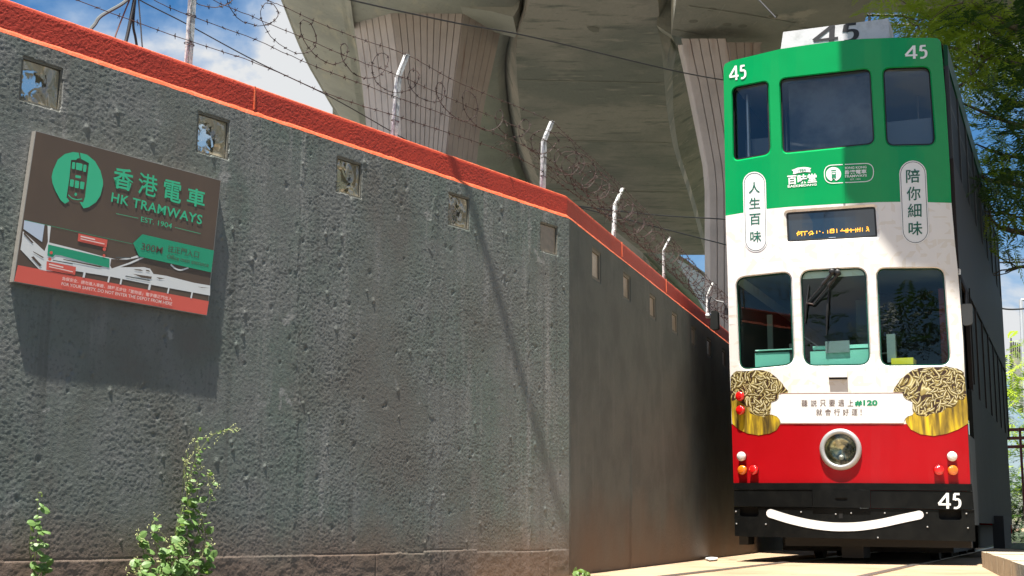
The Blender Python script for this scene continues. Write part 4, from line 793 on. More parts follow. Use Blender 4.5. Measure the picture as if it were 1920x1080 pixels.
sheet('crest_disc', TF, X8([(985+124*math.cos(t), 318+116*math.sin(t)) for t in np.linspace(PI*.62, PI*2.38, 26)]+[(1020, 425), (990, 385), (950, 430)]), M['white'], tram, .003, grid=False)
for q in ([(945, 250), (1025, 245), (1027, 262), (947, 267)], [(952, 288), (1024, 284), (1026, 345), (955, 352)], [(952, 355), (1028, 350), (1022, 400), (990, 372), (958, 405)]): sheet('crest_mark', TF, X8(q), M['num_green'], tram, .0045, grid=False)
sheet('crest_mark', TF, X8([(965, 300), (1012, 298), (1012, 318), (966, 321)]), M['white'], tram, .006, grid=False)
tw('HONG KONG', X8([(1146, 200), (1525, 182), (1525, 222), (1146, 240)]), .02); tw('香港電車', X8([(1155, 255), (1525, 238), (1525, 308), (1157, 325)]), .025); tw('TRAMWAYS', X8([(1158, 335), (1530, 318), (1530, 358), (1160, 378)]), .025); tw('EST. 1904', X8([(1260, 392), (1425, 386), (1425, 412), (1260, 418)]), .005)
# fleet numbers
glyph45(TF, [(1366, 124.5), (1397.5, 121), (1399, 146.5), (1367, 152)], M['white'], tram, .004)
glyph45(TF, [(1696, 86), (1737.5, 84), (1738, 109), (1696.5, 111)], M['white'], tram, .004)
# lower illustrations and banner
A7 = lambda l: [(1360+a/7.2, 680+b/7.2) for a, b in l]; B7 = lambda l: [(1580+a/7.2, 680+b/7.2) for a, b in l]
lt = [(72, 190), (110, 140), (150, 112), (250, 115), (330, 112), (420, 100), (500, 100), (600, 130), (680, 190), (750, 260), (800, 330), (845, 380), (845, 410), (720, 415), (715, 470), (680, 510), (620, 525), (612, 600), (600, 700), (520, 735), (430, 715), (340, 690), (290, 600), (240, 560), (150, 500), (90, 520), (72, 450)]
ls = [(72, 450), (90, 520), (150, 500), (240, 560), (290, 600), (340, 690), (430, 715), (520, 735), (600, 700), (690, 700), (730, 760), (745, 820), (690, 910), (600, 955), (450, 980), (300, 955), (180, 900), (92, 820), (84, 700)]
rt = [(680, 395), (700, 340), (770, 240), (860, 160), (940, 100), (1050, 70), (1250, 60), (1400, 55), (1550, 80), (1636, 130), (1648, 250), (1668, 420), (1640, 500), (1560, 500), (1520, 590), (1400, 610), (1340, 670), (1200, 690), (1130, 730), (1000, 710), (955, 640), (945, 560), (930, 520), (850, 480), (815, 440), (800, 400)]
rs_ = [(1668, 420), (1690, 600), (1692, 820), (1560, 900), (1400, 960), (1230, 990), (1050, 965), (920, 900), (850, 800), (850, 740), (900, 700), (955, 690), (960, 650), (1000, 710), (1130, 730), (1200, 690), (1340, 670), (1400, 610), (1520, 590), (1560, 500), (1640, 500)]
for cv, a, b in ((A7, lt, ls), (B7, rt, rs_)):
    sheet('food_print', TF, cv(a), M['noodle'], tram, .0032, step=14); sheet('food_stalk_print', TF, cv(b), M['stalk'], tram, .0032, step=14)
def noodles(cv, poly, seed, sw):
    r = random.Random(seed); pp = cv(poly); xs = [p[0] for p in pp]; ys_ = [p[1] for p in pp]; layers = {'noodle_fill': ([], []), 'noodle_outline': ([], []), 'noodle_highlight': ([], [])}; n = 0; k = 0
    def put(nm, o_, off):
        V, F = layers[nm]; b = len(V); V += [TF.F(x, y, off) for x, y in o_]; F.append(tuple(range(b, b+len(o_))))
    def band(nm, c_, w_, off):
        V, F = layers[nm]; L = []; 
        for i, p in enumerate(c_):
            t = np.array(c_[min(i+1, len(c_)-1)])-np.array(c_[max(0, i-1)]); t = t/(np.linalg.norm(t)+1e-9); nn = np.array((-t[1], t[0]))*w_*(.35+.65*math.sin(PI*i/(len(c_)-1))); L.append((p+nn, p-nn))
        b = len(V)
        for a, c in L: V += [TF.F(a[0], a[1], off), TF.F(c[0], c[1], off)]
        F += [(b+2*i, b+2*i+1, b+2*i+3, b+2*i+2) for i in range(len(L)-1)]
    while n < 105 and k < 3000:
        k += 1; x = r.uniform(min(xs), max(xs)); y = r.uniform(min(ys_), max(ys_)); cx_, cy_ = sw[min(range(len(sw)), key=lambda i: (sw[i][0]-x)**2+(sw[i][1]-y)**2)]; a = math.atan2(y-cy_, x-cx_)+PI/2+r.uniform(-.9, .9); L = r.uniform(8, 18); bd = r.uniform(-.35, .35)
        c_ = [np.array((x+L*(f-.5)*math.cos(a)-bd*L*(4*(f-.5)**2-1)*math.sin(a)*-.5, y+L*(f-.5)*math.sin(a)+bd*L*(4*(f-.5)**2-1)*math.cos(a)*-.5)) for f in np.linspace(0, 1, 8)]
        if not all(inside(p, pp) for p in c_): continue
        o0 = .0036+n*.000012; n += 1; w_ = r.uniform(1.6, 2.9); band('noodle_outline', c_, w_+.9, o0); band('noodle_fill', c_, w_, o0+.000004); band('noodle_highlight', [p+np.array((-.5, -.6)) for p in c_], w_*.33, o0+.000008)
    for nm, (V, F) in layers.items(): mesh(nm, V, F, {'noodle_fill': M['olive'], 'noodle_outline': M['noodle_dark'], 'noodle_highlight': M['noodle_light']}[nm], tram)['kind'] = 'stuff'
noodles(A7, lt, 3, [(1377, 706), (1420, 715), (1440, 725), (1420, 750), (1395, 730)]); noodles(B7, rt, 4, [(1783, 707), (1740, 715), (1712, 725), (1745, 760), (1765, 740)])
bn = [(1465, 737.6), (1692, 736.6), (1694, 745), (1699, 751), (1710.5, 754), (1711, 778), (1702, 780.5), (1696, 786), (1694, 793), (1464, 793.2), (1462, 787), (1457, 781), (1446.5, 777), (1446.5, 756), (1458, 751.5), (1464, 745)]
bo = sheet('slogan_banner', TF, bn, M['banner'], tram, .0046, step=18)
sheet('banner_rule', TF, [(1464, 737.2), (1692, 736.2), (1692, 737.4), (1464, 738.4)], M['line_brown'], bo, .0056, step=20, grid=False); sheet('banner_rule', TF, [(1464, 793.4), (1694, 793.2), (1694, 794.4), (1464, 794.6)], M['line_brown'], bo, .0056, step=20, grid=False)
def seqtext(s, x0, y0, dx_, dy_, h, m, bold=0.0):
    for i, ch in enumerate(s):
        x, y = x0+dx_*i, y0+dy_*i; w_ = h*.45 if ch not in '!#120' else h*.3; text('character', TF, ch, [(x-w_, y-h/2), (x+w_, y-h/2), (x+w_, y+h/2), (x-w_, y+h/2)], m, bo, .0066, bold)
seqtext('聽説只要遇上', 1508.5, 756, 17.2, -.1, 12.5, M['glyph_dark'], .006); seqtext('就會行好運', 1536, 773, 16.6, -.05, 12.5, M['glyph_dark'], .006)
text('character', TF, '!', [(1613.5, 767), (1615.5, 767), (1615.5, 778.5), (1613.5, 778.5)], M['glyph_dark'], bo, .0066, .01); text('lettering', TF, '#120', [(1603, 750), (1645.5, 750), (1645.5, 761.5), (1603, 761.5)], M['num_green'], bo, .0066, .045)
# centre seam strip and small bracket
sheet('seam_strip', TF, [(1580, 290), (1584, 290), (1585, 381), (1581, 381)], M['green'], tram, .006, step=30, grid=False, thick=.004); sheet('seam_strip', TF, [(1582, 458), (1585, 458), (1587, 501), (1584, 501)], M['cream'], tram, .006, step=30, grid=False, thick=.004); sheet('seam_strip', TF, [(1592, 690), (1596, 690), (1599, 737), (1595, 737)], M['cream'], tram, .006, step=30, grid=False, thick=.004)
br = sheet('bracket', TF, [(1554, 690), (1588, 689.5), (1588.5, 707), (1554.5, 707.5)], M['banner'], tram, .035, step=20, grid=False, thick=.035); sheet('bracket_underside', TF, [(1554, 707), (1589, 706.5), (1589, 711), (1554, 711.5)], M['rubber'], br, .012, step=20, grid=False, thick=.01)  # dark strip along the underside of the bracket
# headlamp and signal lamps
def nrm(x): p = TF.F(x, 800); q = TF.F(x+4, 800); d = (q-p).normalized(); return Vector((d.y, -d.x, 0)).normalized()*1.0
c = TF.F(1576.5, 842.8); n_ = nrm(1576.5); k = (c-O).length/FPX; hl = MB().lathe(c, n_, [(37*k, 0), (37.5*k, .018), (35*k, .032), (31*k, .036), (28.5*k, .03), (28*k, .004)], 40).build('headlamp', M['chrome'], tram, True)
MB().lathe(c, n_, [(28.3*k, .012), (25*k, -.03), (15*k, -.062), (.0, -.075)], 32).build('reflector', M['reflector'], hl, True); MB().lathe(c-UP*.065, n_, [(.0, .0), (.019, -.004), (.023, -.02), (.02, -.05)], 16).build('bulb', M['chrome'], hl, True)
MB().lathe(c, n_, [(28.4*k, .026), (18*k, .034), (.0, .038)], 32).build('lamp_glass', M['pane_lamp'], hl, True)
for (x, y, m_) in ((1390, 743.5, 'lens_red'), (1391, 769.5, 'lens_red'), (1393, 856, 'lens_white'), (1394.5, 881.5, 'lens_orange'), (1415.5, 881.5, 'lens_red'), (1784, 856, 'lens_white'), (1759.5, 882, 'lens_red'), (1785.5, 882, 'lens_orange')):
    c = TF.F(x, y); n2 = nrm(min(max(x, 1400), 1770)); r = 8.7*k; o_ = MB().lathe(c, n2, [(r*.9, 0), (r*.95, .02)], 18).build('signal_lamp', M['rubber'], tram, True); MB().lathe(c, n2, [(r, .018), (r, .034), (r*.92, .042), (r*.5, .047), (0, .048)], 18).build('lens', M[m_], o_, True)
# bumper
class Off:
    def __init__(s, o): s.o = o
    def F(s, x, y, off=0): return TF.F(x, y, s.o+off)
B1, B2, B3 = Off(.012), Off(.03), Off(.018)
bum = sheet('bumper', B3, [(1376.5, 950), (1600, 953), (1827, 956), (1829, 1015.5), (1600, 1010), (1400, 1006.2), (1378, 1005)], M['black'], tram, 0, [[(1387, 951.8), (1422, 952), (1422.5, 966), (1419, 969), (1391, 968.5), (1387, 965)], [(1760, 955.8), (1802, 956.2), (1803.5, 971), (1800, 974.7), (1765, 974.4), (1760.5, 971)]], 18, thick=.10)
for q in ([(1387, 951), (1423, 951), (1423, 970), (1387, 970)], [(1759, 955), (1804, 955), (1804, 976), (1759, 976)]): sheet('recess', B3, q, M['void'], bum, -.06, grid=False)
sheet('top_rail', B2, [(1374.8, 905.5), (1600, 905.5), (1822, 907.5), (1823.5, 920.5), (1600, 918.5), (1375.5, 918)], M['black'], bum, 0, (), 20, thick=.03)
for q in ([(1375.8, 918.6), (1522.5, 919), (1523, 951), (1376.4, 949.4)], [(1632.5, 919.6), (1823.6, 921.4), (1826.4, 955.4), (1632.5, 952.9)]): sheet('bumper_plate', B3, q, M['black'], bum, .008, (), 20, thick=.008)
sheet('bumper_plate', B3, [(1523.2, 918.2), (1632, 918.8), (1632, 952.8), (1523.6, 951)], M['black'], bum, .016, [[(1566, 933.5), (1588, 933.5), (1588.8, 936), (1587, 938.8), (1568, 938.8), (1565.4, 936)]], 20, thick=.014)
sheet('slot', B3, [(1563, 932), (1591, 932), (1591, 941), (1563, 941)], M['void'], bum, .004, grid=False); sheet('slot', B3, [(1573, 959), (1580, 959), (1580, 972), (1573, 972)], M['void'], bum, .002, grid=False)
smile = [(1444.5, 962.5), (1480, 973.5), (1517, 982), (1554, 987), (1584, 988), (1615, 986.5), (1652, 981), (1688, 973), (1724, 965.5)]
sheet('smile', B3, stroke(smoothcurve(smile, 4), 16), M['white'], bum, .004, (), 10, False, thick=.003)
for x, y in ((1502, 960), (1567, 964), (1596, 962), (1659, 962), (1738, 962), (1436, 983), (1739, 988), (1815, 990), (1381, 982), (1812, 963), (1380, 959), (1646, 1008)): MB().lathe(B3.F(x, y), n_, [(.007, 0), (.006, .006), (0, .008)], 8).build('bolt', M['chrome'], bum)
glyph45(B3, [(1758, 924), (1801, 924.5), (1801.5, 954), (1758.5, 953.5)], M['white'], bum, .012)
# wipers
wp = MB(); 
def WP(x, y, o_=0): return TF.F(x, y, o_)
wr = thing  # (wipers are parts of the tram)
for piv, elb, tip in (((1561.5, 511), (1513.5, 567), None), ((1572, 512.5), (1524, 571), None)):
    w_ = MB().tube([WP(*piv, .02), WP((piv[0]*.6+elb[0]*.4), (piv[1]*.6+elb[1]*.4), .012)], .016, 6).tube([WP((piv[0]*.6+elb[0]*.4), (piv[1]*.6+elb[1]*.4), .012), WP(*elb, -.005)], .008, 5).build('wiper_arm', M['rubber'], tram); MB().lathe(WP(*piv, -.02), n_, [(.024, 0), (.024, .06), (.014, .068), (0, .07)], 12).build('pivot', M['rubber'], w_)
MB().tube([WP(1512, 568, -.005), WP(1526, 571, -.005)], .008, 5).build('wiper_link', M['rust'], tram)
for a, b in (((1516.5, 535), (1509.5, 607)), ((1554.5, 540), (1549.5, 628))): MB().tube([WP(*a, -.03), WP((a[0]+b[0])/2-1, (a[1]+b[1])/2, -.025), WP(*b, -.03)], [.004, .012, .004], 5).build('wiper_blade_and_shadow', M['rubber'], tram)  # second blade is modelled in place of a shadow behind the pane
MB().tube([WP(1566, 512, .01), WP(1558, 532, .0), WP(1554.5, 542, -.02)], .006, 5).build('wiper_link', M['rubber'], tram)  # link added to carry the shadow blade
# roof: arched lid following the front edge, number box, upstand
UE = WID/2; LEN = 7.9
def LV(px, py): P = TF.F(px, py); d = P-TO; return d.dot(TU), d.z
top_l = [LV(x, y) for x, y in [(1356.5, 128), (1359, 120), (1370.6, 114), (1409.5, 104.7), (1462, 92), (1512, 84.4), (1562, 77.8), (1618, 72.8), (1673, 70.8), (1743, 70.8), (1757, 71.6), (1764, 78)]]
rows = []
for w_ in [0]+list(np.linspace(.3, LEN, 8)): rows.append([loc(u*(1 if w_ < 6.5 else .97), TF.w(u)*(1-w_/.3)+w_ if w_ < .3 else w_, v) for u, v in top_l])
loft('roof', rows, M['green_dark'], tram, True)
# number box on the roof
NP = Plane(loc(0, .22, 0), TU, -TW); q = [(1468.5, 60), (1665.5, 34.5), (1668.5, 78), (1462.5, 100)]; Q = [NP.F(*p) for p in q]
nb = MB().prism([Q[3], Q[2], Q[1], Q[0]], TW*.35).build('number_box', M['roofbox'], tram)
glyph45(NP, [(1524, 51.5), (1609, 41.5), (1608, 76), (1522, 86)], M['black_num'], nb, .003)
MB().tube([atY(1414, -10, 12.6), atY(1455, 33, 12.3)], .008, 5).build('roof_cord', M['darkwire'], tram)
mb = MB().tube([loc(.1, 2.4, 4.4), loc(.1, 2.9, 4.9), loc(.1, 4.2, 5.15)], .025, 6); mb.build('trolley_pole', M['darkwire'], tram)
# body sides
def lb(u0, u1, w0, w1, v0, v1, mb=None): 
    mb = mb or MB(); return mb.hexa([loc(u, w, v) for v in (v0, v1) for u, w in ((u0, w0), (u1, w0), (u1, w1), (u0, w1))])
uR = LV(1819, 905)[0]; uT = LV(1768, 110)[0]; vT = top_l[-1][1]; v_sill_u = LV(1782, 295)[1]; v_head_l = LV(1795, 505)[1]; v_sill_l = LV(1808, 700)[1]; v_bot = .22; v_hu = LV(1770, 125)[1]
for s in (1, -1):
    a, b = (s*(uR-.035), s*uR) if s > 0 else (s*uR, s*(uR-.035))
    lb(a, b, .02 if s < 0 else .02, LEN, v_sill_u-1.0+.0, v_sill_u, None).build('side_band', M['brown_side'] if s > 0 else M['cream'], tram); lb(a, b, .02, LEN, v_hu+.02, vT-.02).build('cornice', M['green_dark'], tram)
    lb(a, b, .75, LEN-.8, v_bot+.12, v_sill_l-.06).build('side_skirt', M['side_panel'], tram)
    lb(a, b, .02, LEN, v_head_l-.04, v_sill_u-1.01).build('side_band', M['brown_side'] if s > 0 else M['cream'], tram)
    for i in range(9):
        w0 = .02+i*(LEN-.1)/8; lb(a, b, w0, w0+.06, v_sill_u+.001, v_hu+.019).build('window_post', M['dark_in'], tram)
        if i not in (0,): lb(a, b, w0, w0+.06, v_sill_l-.059, v_head_l-.041).build('window_post', M['brown_side'], tram)
        if i < 8:
            wn = lb(a+.012*s, b-.012*s, w0+.06, w0+(LEN-.1)/8, v_sill_u+.52, v_sill_u+.55).build('window_rail', M['dark_in'], tram); lb((a+b)/2-.004, (a+b)/2+.004, w0+.06, w0+(LEN-.1)/8-.001, v_sill_u+.002, v_hu+.018).build('side_pane', M['pane_side'], tram)
            if i > 0: lb((a+b)/2-.004, (a+b)/2+.004, w0+.06, w0+(LEN-.1)/8-.001, v_sill_l-.058, v_head_l-.042).build('side_pane', M['pane_side'], tram)
lb(uR-.03, uR+.002, .03, .12, v_bot, v_head_l-.042).build('door_post', M['dark_in'], tram); lb(uR-.2, uR-.12, .3, .34, v_bot+.1, v_head_l-.1).build('grab_pole', M['red_dark'], tram)
lb(uR-.012, uR+.004, .12, .75, v_bot+.1, v_sill_l-.5).build('door_leaf', M['dark_in'], tram); lb(uR-.14, uR-.10, .2, .24, v_bot+.1, v_sill_l).build('grab_pole', M['red_dark'], tram)
lb(uR-.02, uR+.09, 3.1, 4.6, .09, .42).build('step_box', M['tyre'], tram)
# floors, decks, bulkheads, underframe
lb(-uR+.04, uR-.04, .12, LEN-.05, v_bot+.14, v_bot+.2).build('lower_floor', M['dark_in'], tram); lb(-uR+.04, uR-.04, .12, LEN-.05, v_head_l+.12, v_head_l+.2).build('upper_floor', M['grey_in'], tram)
lb(-uR+.05, uR-.05, .14, LEN-.05, vT-.14, vT-.1).build('ceiling', M['cream_in'], tram)
for (u0, u1, v0, v1, m_) in ((-uR, uR, v_bot, v_sill_l, 'red'), (-uR, uR, v_head_l, v_sill_u, 'cream'), (-uR, uR, v_hu, vT-.01, 'green'), (-uR, -.6, v_sill_l+.001, v_head_l-.001, 'cream'), (.55, uR, v_sill_l+.001, v_head_l-.001, 'cream'), (-uR, -.75, v_sill_u+.001, v_hu-.001, 'green'), (.7, uR, v_sill_u+.001, v_hu-.001, 'green')): lb(max(u0, -uR+.04), min(u1, uR-.04), LEN-.06, LEN-.02, v0, v1).build('rear_panel', M[m_], tram)
lb(-.75, .75, .9, 3.4, .08, .33).build('underframe', M['tyre'], tram); lb(-.75, .75, 4.0, LEN-.6, .08, .33).build('underframe', M['tyre'], tram); lb(-.09, .09, .1, .5, .04, .24).build('coupler', M['tyre'], tram); lb(-uR+.42, uR-.02, .06, .2, .135, .3).build('lifeguard', M['tyre'], tram); lb(-uR+.02, -uR+.1, .06, .3, .14, .3).build('lifeguard', M['tyre'], tram)
for u in (-.53, .53):
    for w_ in (1.6, 2.9, 4.8, 6.1): MB().lathe(loc(u, w_, .17), TU, [(.0, -.04), (.17, -.04), (.17, .04), (.0, .04)], 20).build('wheel', M['tyre'], tram)
# cab interior seen through the glass
def cab(name, px0, px1, py0, py1, w0, w1, m, d=.0):
    a = LV(px0, py1); b = LV(px1, py0); return lb(a[0], b[0], w0, w1, a[1], b[1]).build(name, M[m], tram)
cab('cab_box', 1413, 1476, 656, 700, -.0, .3, 'mint'); cab('cab_box', 1413, 1480, 650, 656.5, -.01, .31, 'mint2'); cab('controller', 1476, 1492, 640, 700, .0, .2, 'dark_in')
cab('cab_console', 1517, 1632, 652, 700, -.06, .2, 'mint'); cab('console_top', 1519, 1630, 641, 652.5, -.02, .25, 'mint2'); cab('paper_notice', 1545, 1590, 636, 660, -.075, -.07, 'grey_in')
cab('yellow_tray', 1669, 1710, 668, 700, -.03, .2, 'yellow'); cab('ticket_machine', 1660, 1674, 622, 676, .0, .08, 'grey_in')
cab('partition', 1500, 1560, 625, 655, 1.3, 1.34, 'dark_in'); cab('partition', 1560, 1590, 510, 690, 1.35, 1.39, 'grey_in'); cab('partition', 1398, 1404, 560, 690, .9, .94, 'cream_in'); cab('cross_bar', 1510, 1640, 632, 636, 1.0, 1.03, 'cream_in'); cab('blind', 1500, 1628, 498, 521, -.075, -.07, 'cream')
cab('partition', 1600, 1800, 500, 700, 1.1, 1.14, 'void'); cab('partition', 1370, 1500, 620, 700, 1.5, 1.54, 'dark_in')
for u in (-.62, .0, .62): MB().tube([loc(u, 1.0, v_head_l+.2), loc(u, 1.0, vT-.14)], .016, 8).build('grab_pole', M['steel'], tram)
for i in range(5):
    for s in (-1, 1):
        sb = lb(s*.5-.32, s*.5+.32, 1.3+i*1.1, 1.75+i*1.1, v_head_l+.55, v_head_l+.62).build('seat', M['wood_in'], tram); lb(s*.5-.32, s*.5+.32, 1.74+i*1.1, 1.8+i*1.1, v_head_l+.62, v_head_l+1.05).build('seat_back', M['grey_in'], sb)
lb(-uR+.06, -.1, .55, .58, v_sill_u-.6, v_sill_u+.25).build('upper_screen', M['grey_in'], tram); MB().tube([loc(-.82, .2, v_sill_u-.2), loc(-.82, .2, vT-.2)], .02, 8).build('grab_pole', M['steel'], tram); lb(.15, uR-.1, .9, .93, v_sill_u-.5, v_sill_u+.36).build('upper_screen', M['grey_in'], tram)
lb(-uR+.04, -uR+.06, .05, 2.6, v_sill_l-.3, v_head_l).build('added_dark_sheet', M['dark_in'], tram); lb(-uR+.04, -uR+.06, .05, 3.2, v_sill_u-.3, v_hu+.1).build('added_dark_sheet', M['dark_in'], tram); lb(uR-.07, uR-.055, .3, LEN-.2, v_sill_u-.3, v_hu+.1).build('added_dark_sheet', M['void'], tram); lb(uR-.07, uR-.055, .8, LEN-.2, v_sill_l-.3, v_head_l).build('added_dark_sheet', M['void'], tram)  # dark sheets added inside to black out the side windows
lb(-.42, .34, .10, .115, v_sill_u-.1, v_hu+.05).build('cloud_grey_blind', M['blind'], tram); lb(.34, .80, .16, .175, v_sill_u-.1, v_sill_u+.42).build('upper_screen', M['grey_in'], tram)  # grey blind added behind the glass in place of mirrored cloud
lb(-.86, -.5, .25, .27, v_sill_u-.4, v_sill_u+.42).build('upper_screen', M['grey_in'], tram)
# mirrors
ml = thing('unused', '', '', (0, 0, 0)); bpy.data.objects.remove(ml)
P = lambda x, y, w_=-.05: (lambda d: O+d*(((TO+TW*w_)-O).dot(TW)/d.dot(TW)))(ray(x, y))
mr = MB().prism([P(x, y) for x, y in rq([(1333, 582), (1345, 582), (1346, 617), (1331, 618)], 4, 4)], TW*.07).build('mirror', M['side_panel'], tram); MB().tube([P(1331, 586, .0), P(1329, 568, .0), P(1333, 556, .0), P(1343, 564, .0), P(1357, 567, .0), P(1361, 573, .0), P(1362, 582, .02)], .008, 6).build('mirror_arm', M['darkwire'], mr); MB().tube([P(1362, 578, .02), P(1362, 590, .02)], .018, 6).build('mirror_clamp', M['darkwire'], mr); MB().tube([P(1324, 592, .03), P(1336, 592, .03)], .025, 8).build('mirror_pivot', M['chrome'], mr)
mr = MB().prism([P(x, y, .0) for x, y in rq([(1801, 570), (1823, 569), (1824, 608), (1806, 611)], 6, 4)], TW*.05).build('mirror', M['dark_in'], tram); MB().tube([P(1812, 572, .03), P(1812, 545, .03), P(1800, 515, .03)], .010, 6).build('mirror_arm', M['darkwire'], mr)
MB().prism([P(x, y, .02) for x, y in ((1796, 503), (1801, 505), (1801, 515), (1797, 515))], TW*.03).build('side_marker', M['banner'], tram)

# ================================================================= TRACK, KERB, BACKGROUND
for u in (-.53, .53):
    o_ = MB(); o_.hexa([TO+TU*(u+du)+TW*w_+UP*z for z in (-.02, .004) for du, w_ in ((-.03, -8), (.03, -8), (.03, 30), (-.03, 30))]); o_ = o_.build('tram_rail', M['rail']); tag(o_, kind='structure')
kb = thing('kerb', 'raised pale stone kerb with joints at the lower right corner', 'kerb', atz(1880, 1046, .12)); T0 = atz(1893, 1050, .12); kd = Vector((.28, .96, 0)); ku = Vector((.96, -.28, 0))
for i in range(-3, 5):
    for j in range(3):
        a = T0+kd*(i*.62+.0-.25*(j % 2))+ku*(j*.45); a.z = 0; dz = random.uniform(-.006, .004); MB().hexa([a+kd*x+ku*y+UP*z for z in (-.02, .12+dz) for x, y in ((0.006, .006), (.606, .006), (.606, .44), (.006, .44))]).build('kerb_stone', M['stone'], kb)

def leaves(centers, per, spread, size, seed, flat=.5):
    """compound leaves: small leaflets along arching ribs, as one numpy mesh"""
    r = np.random.RandomState(seed); V = []; 
    for c in centers:
        for _ in range(per):
            o_ = np.array(c)+r.normal(0, 1, 3)*spread*np.array([1, 1, flat]); d = r.normal(0, 1, 3); d[2] = d[2]*.35-.2; d /= np.linalg.norm(d); sd = np.cross(d, [0, 0, 1]); sd /= np.linalg.norm(sd)+1e-9; L = size*r.uniform(.6, 1.3); nn = np.cross(sd, d)
            for k in range(11):
                f = (k+.5)/11; p = o_+d*L*f-np.array([0, 0, 1])*L*.35*f*f; ll = L*.30*math.sin(PI*min(.97, f*.85+.12)); w_ = L*.042
                for s in (-1, 1):
                    q = sd*s*ll+d*ll*.3-nn*ll*r.uniform(-.1, .3); V.append([p-d*w_, p+q*.55-d*w_*1.2, p+q, p+q*.55+d*w_*1.2])
    V = np.array(V).reshape(-1, 3); F = np.arange(len(V)).reshape(-1, 4); return V, F
def fastmesh(name, V, F, m, parent, kind='stuff'):
    me = bpy.data.meshes.new(name); V = V-np.array(wloc(parent)); me.vertices.add(len(V)); me.vertices.foreach_set('co', V.ravel()); me.loops.add(F.size); me.loops.foreach_set('vertex_index', F.ravel().astype(np.int32)); me.polygons.add(len(F)); me.polygons.foreach_set('loop_start', np.arange(0, F.size, 4, dtype=np.int32)); me.polygons.foreach_set('loop_total', np.full(len(F), 4, dtype=np.int32)); me.materials.append(m); me.update()
    o = bpy.data.objects.new(name, me); COL.objects.link(o); o.parent = parent; o['kind'] = kind; return o
tr = thing('feathery_tree', 'feathery-leaved tree with spreading branches above the right side of the tram', 'tree', (7.6, 15.5, 0))
MB().tube([Vector((7.6, 15.5, -.1)), Vector((7.5, 15.4, 2)), Vector((7.2, 15.3, 4.2)), Vector((6.9, 15.2, 5.6))], [.24, .2, .16, .1], 12).build('trunk', M['bark'], tr, True)
brs = [([(1990, 130), (1920, 112), (1870, 65), (1844, 55), (1814, 41), (1770, 33), (1740, 30)], 15, .035), ([(1990, 160), (1930, 130), (1870, 89), (1823, 68), (1792, 54), (1762, 37), (1735, 22)], 15.6, .04), ([(2000, 190), (1930, 130), (1851, 107), (1810, 96), (1766, 85), (1740, 80)], 14.6, .035),
       ([(1980, 60), (1900, 50), (1866, 30), (1844, 17), (1820, 0), (1800, -20)], 14.2, .045), ([(1980, 210), (1900, 190), (1836, 154), (1820, 141), (1779, 118), (1760, 112)], 16, .03), ([(1892, 70), (1858, 104), (1830, 133), (1801, 161)], 14.4, .015), ([(2000, 260), (1930, 240), (1880, 225), (1820, 200), (1795, 190)], 15, .035),
       ([(2000, 330), (1930, 300), (1880, 290), (1830, 270)], 15.5, .03), ([(2000, 380), (1930, 352), (1890, 342), (1850, 336), (1830, 320)], 14.8, .045), ([(2000, 470), (1930, 440), (1900, 433), (1878, 428), (1862, 415)], 15.5, .05), ([(1990, 515), (1925, 501), (1900, 503), (1885, 510)], 16, .03), ([(1990, 390), (1920, 375), (1890, 392), (1872, 402), (1855, 405)], 16, .02), ([(1960, 395), (1915, 408), (1880, 396), (1865, 398)], 15.2, .018)]
cents = []; darkc = []; rr = random.Random(12)
for l, Y, r0 in brs:
    P3 = [atY(x, y, Y+(x-1740)*.002) for x, y in l]; c = [Vector(p) for p in smoothcurve([tuple(p) for p in P3], 5)]; n = len(c); MB().tube(c, [r0*(1-.72*i/n) for i in range(n)], 7).build('branch', M['bark'], tr, True)
    for i in range(2, n, 2):
        if rr.random() < .75:
            q = [c[i]]; d = Vector((rr.uniform(-1, .3), rr.uniform(-.6, .6), rr.uniform(-.5, .7))).normalized()
            for k_ in range(5): q.append(q[-1]+d*.1+Vector((rr.uniform(-.04, .04), rr.uniform(-.04, .04), rr.uniform(-.04, .04))))
            MB().tube(q, [.010, .009, .007, .006, .004, .003], 4).build('twig', M['bark'], tr); cents.append(tuple(q[-1]))
        if l[0][1] < 385: cents.append(tuple(c[i]+Vector((rr.uniform(-.2, .2), rr.uniform(-.3, .5), rr.uniform(-.15, .15)))))
cents = [c for c in cents if c[2] < 99]
V, F = leaves([c for c in cents if c[2] > 3.5*1.0], 8, .19, .26, 3); fastmesh('crown', V, F, M['leaf'], tr)
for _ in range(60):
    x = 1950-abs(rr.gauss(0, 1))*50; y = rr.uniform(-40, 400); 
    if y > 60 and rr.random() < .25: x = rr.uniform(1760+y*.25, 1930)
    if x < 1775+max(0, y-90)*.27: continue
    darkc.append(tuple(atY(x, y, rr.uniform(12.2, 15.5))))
V, F = leaves(darkc, 6, .17, .26, 5); fastmesh('crown', V, F, M['leaf_dark'], tr)
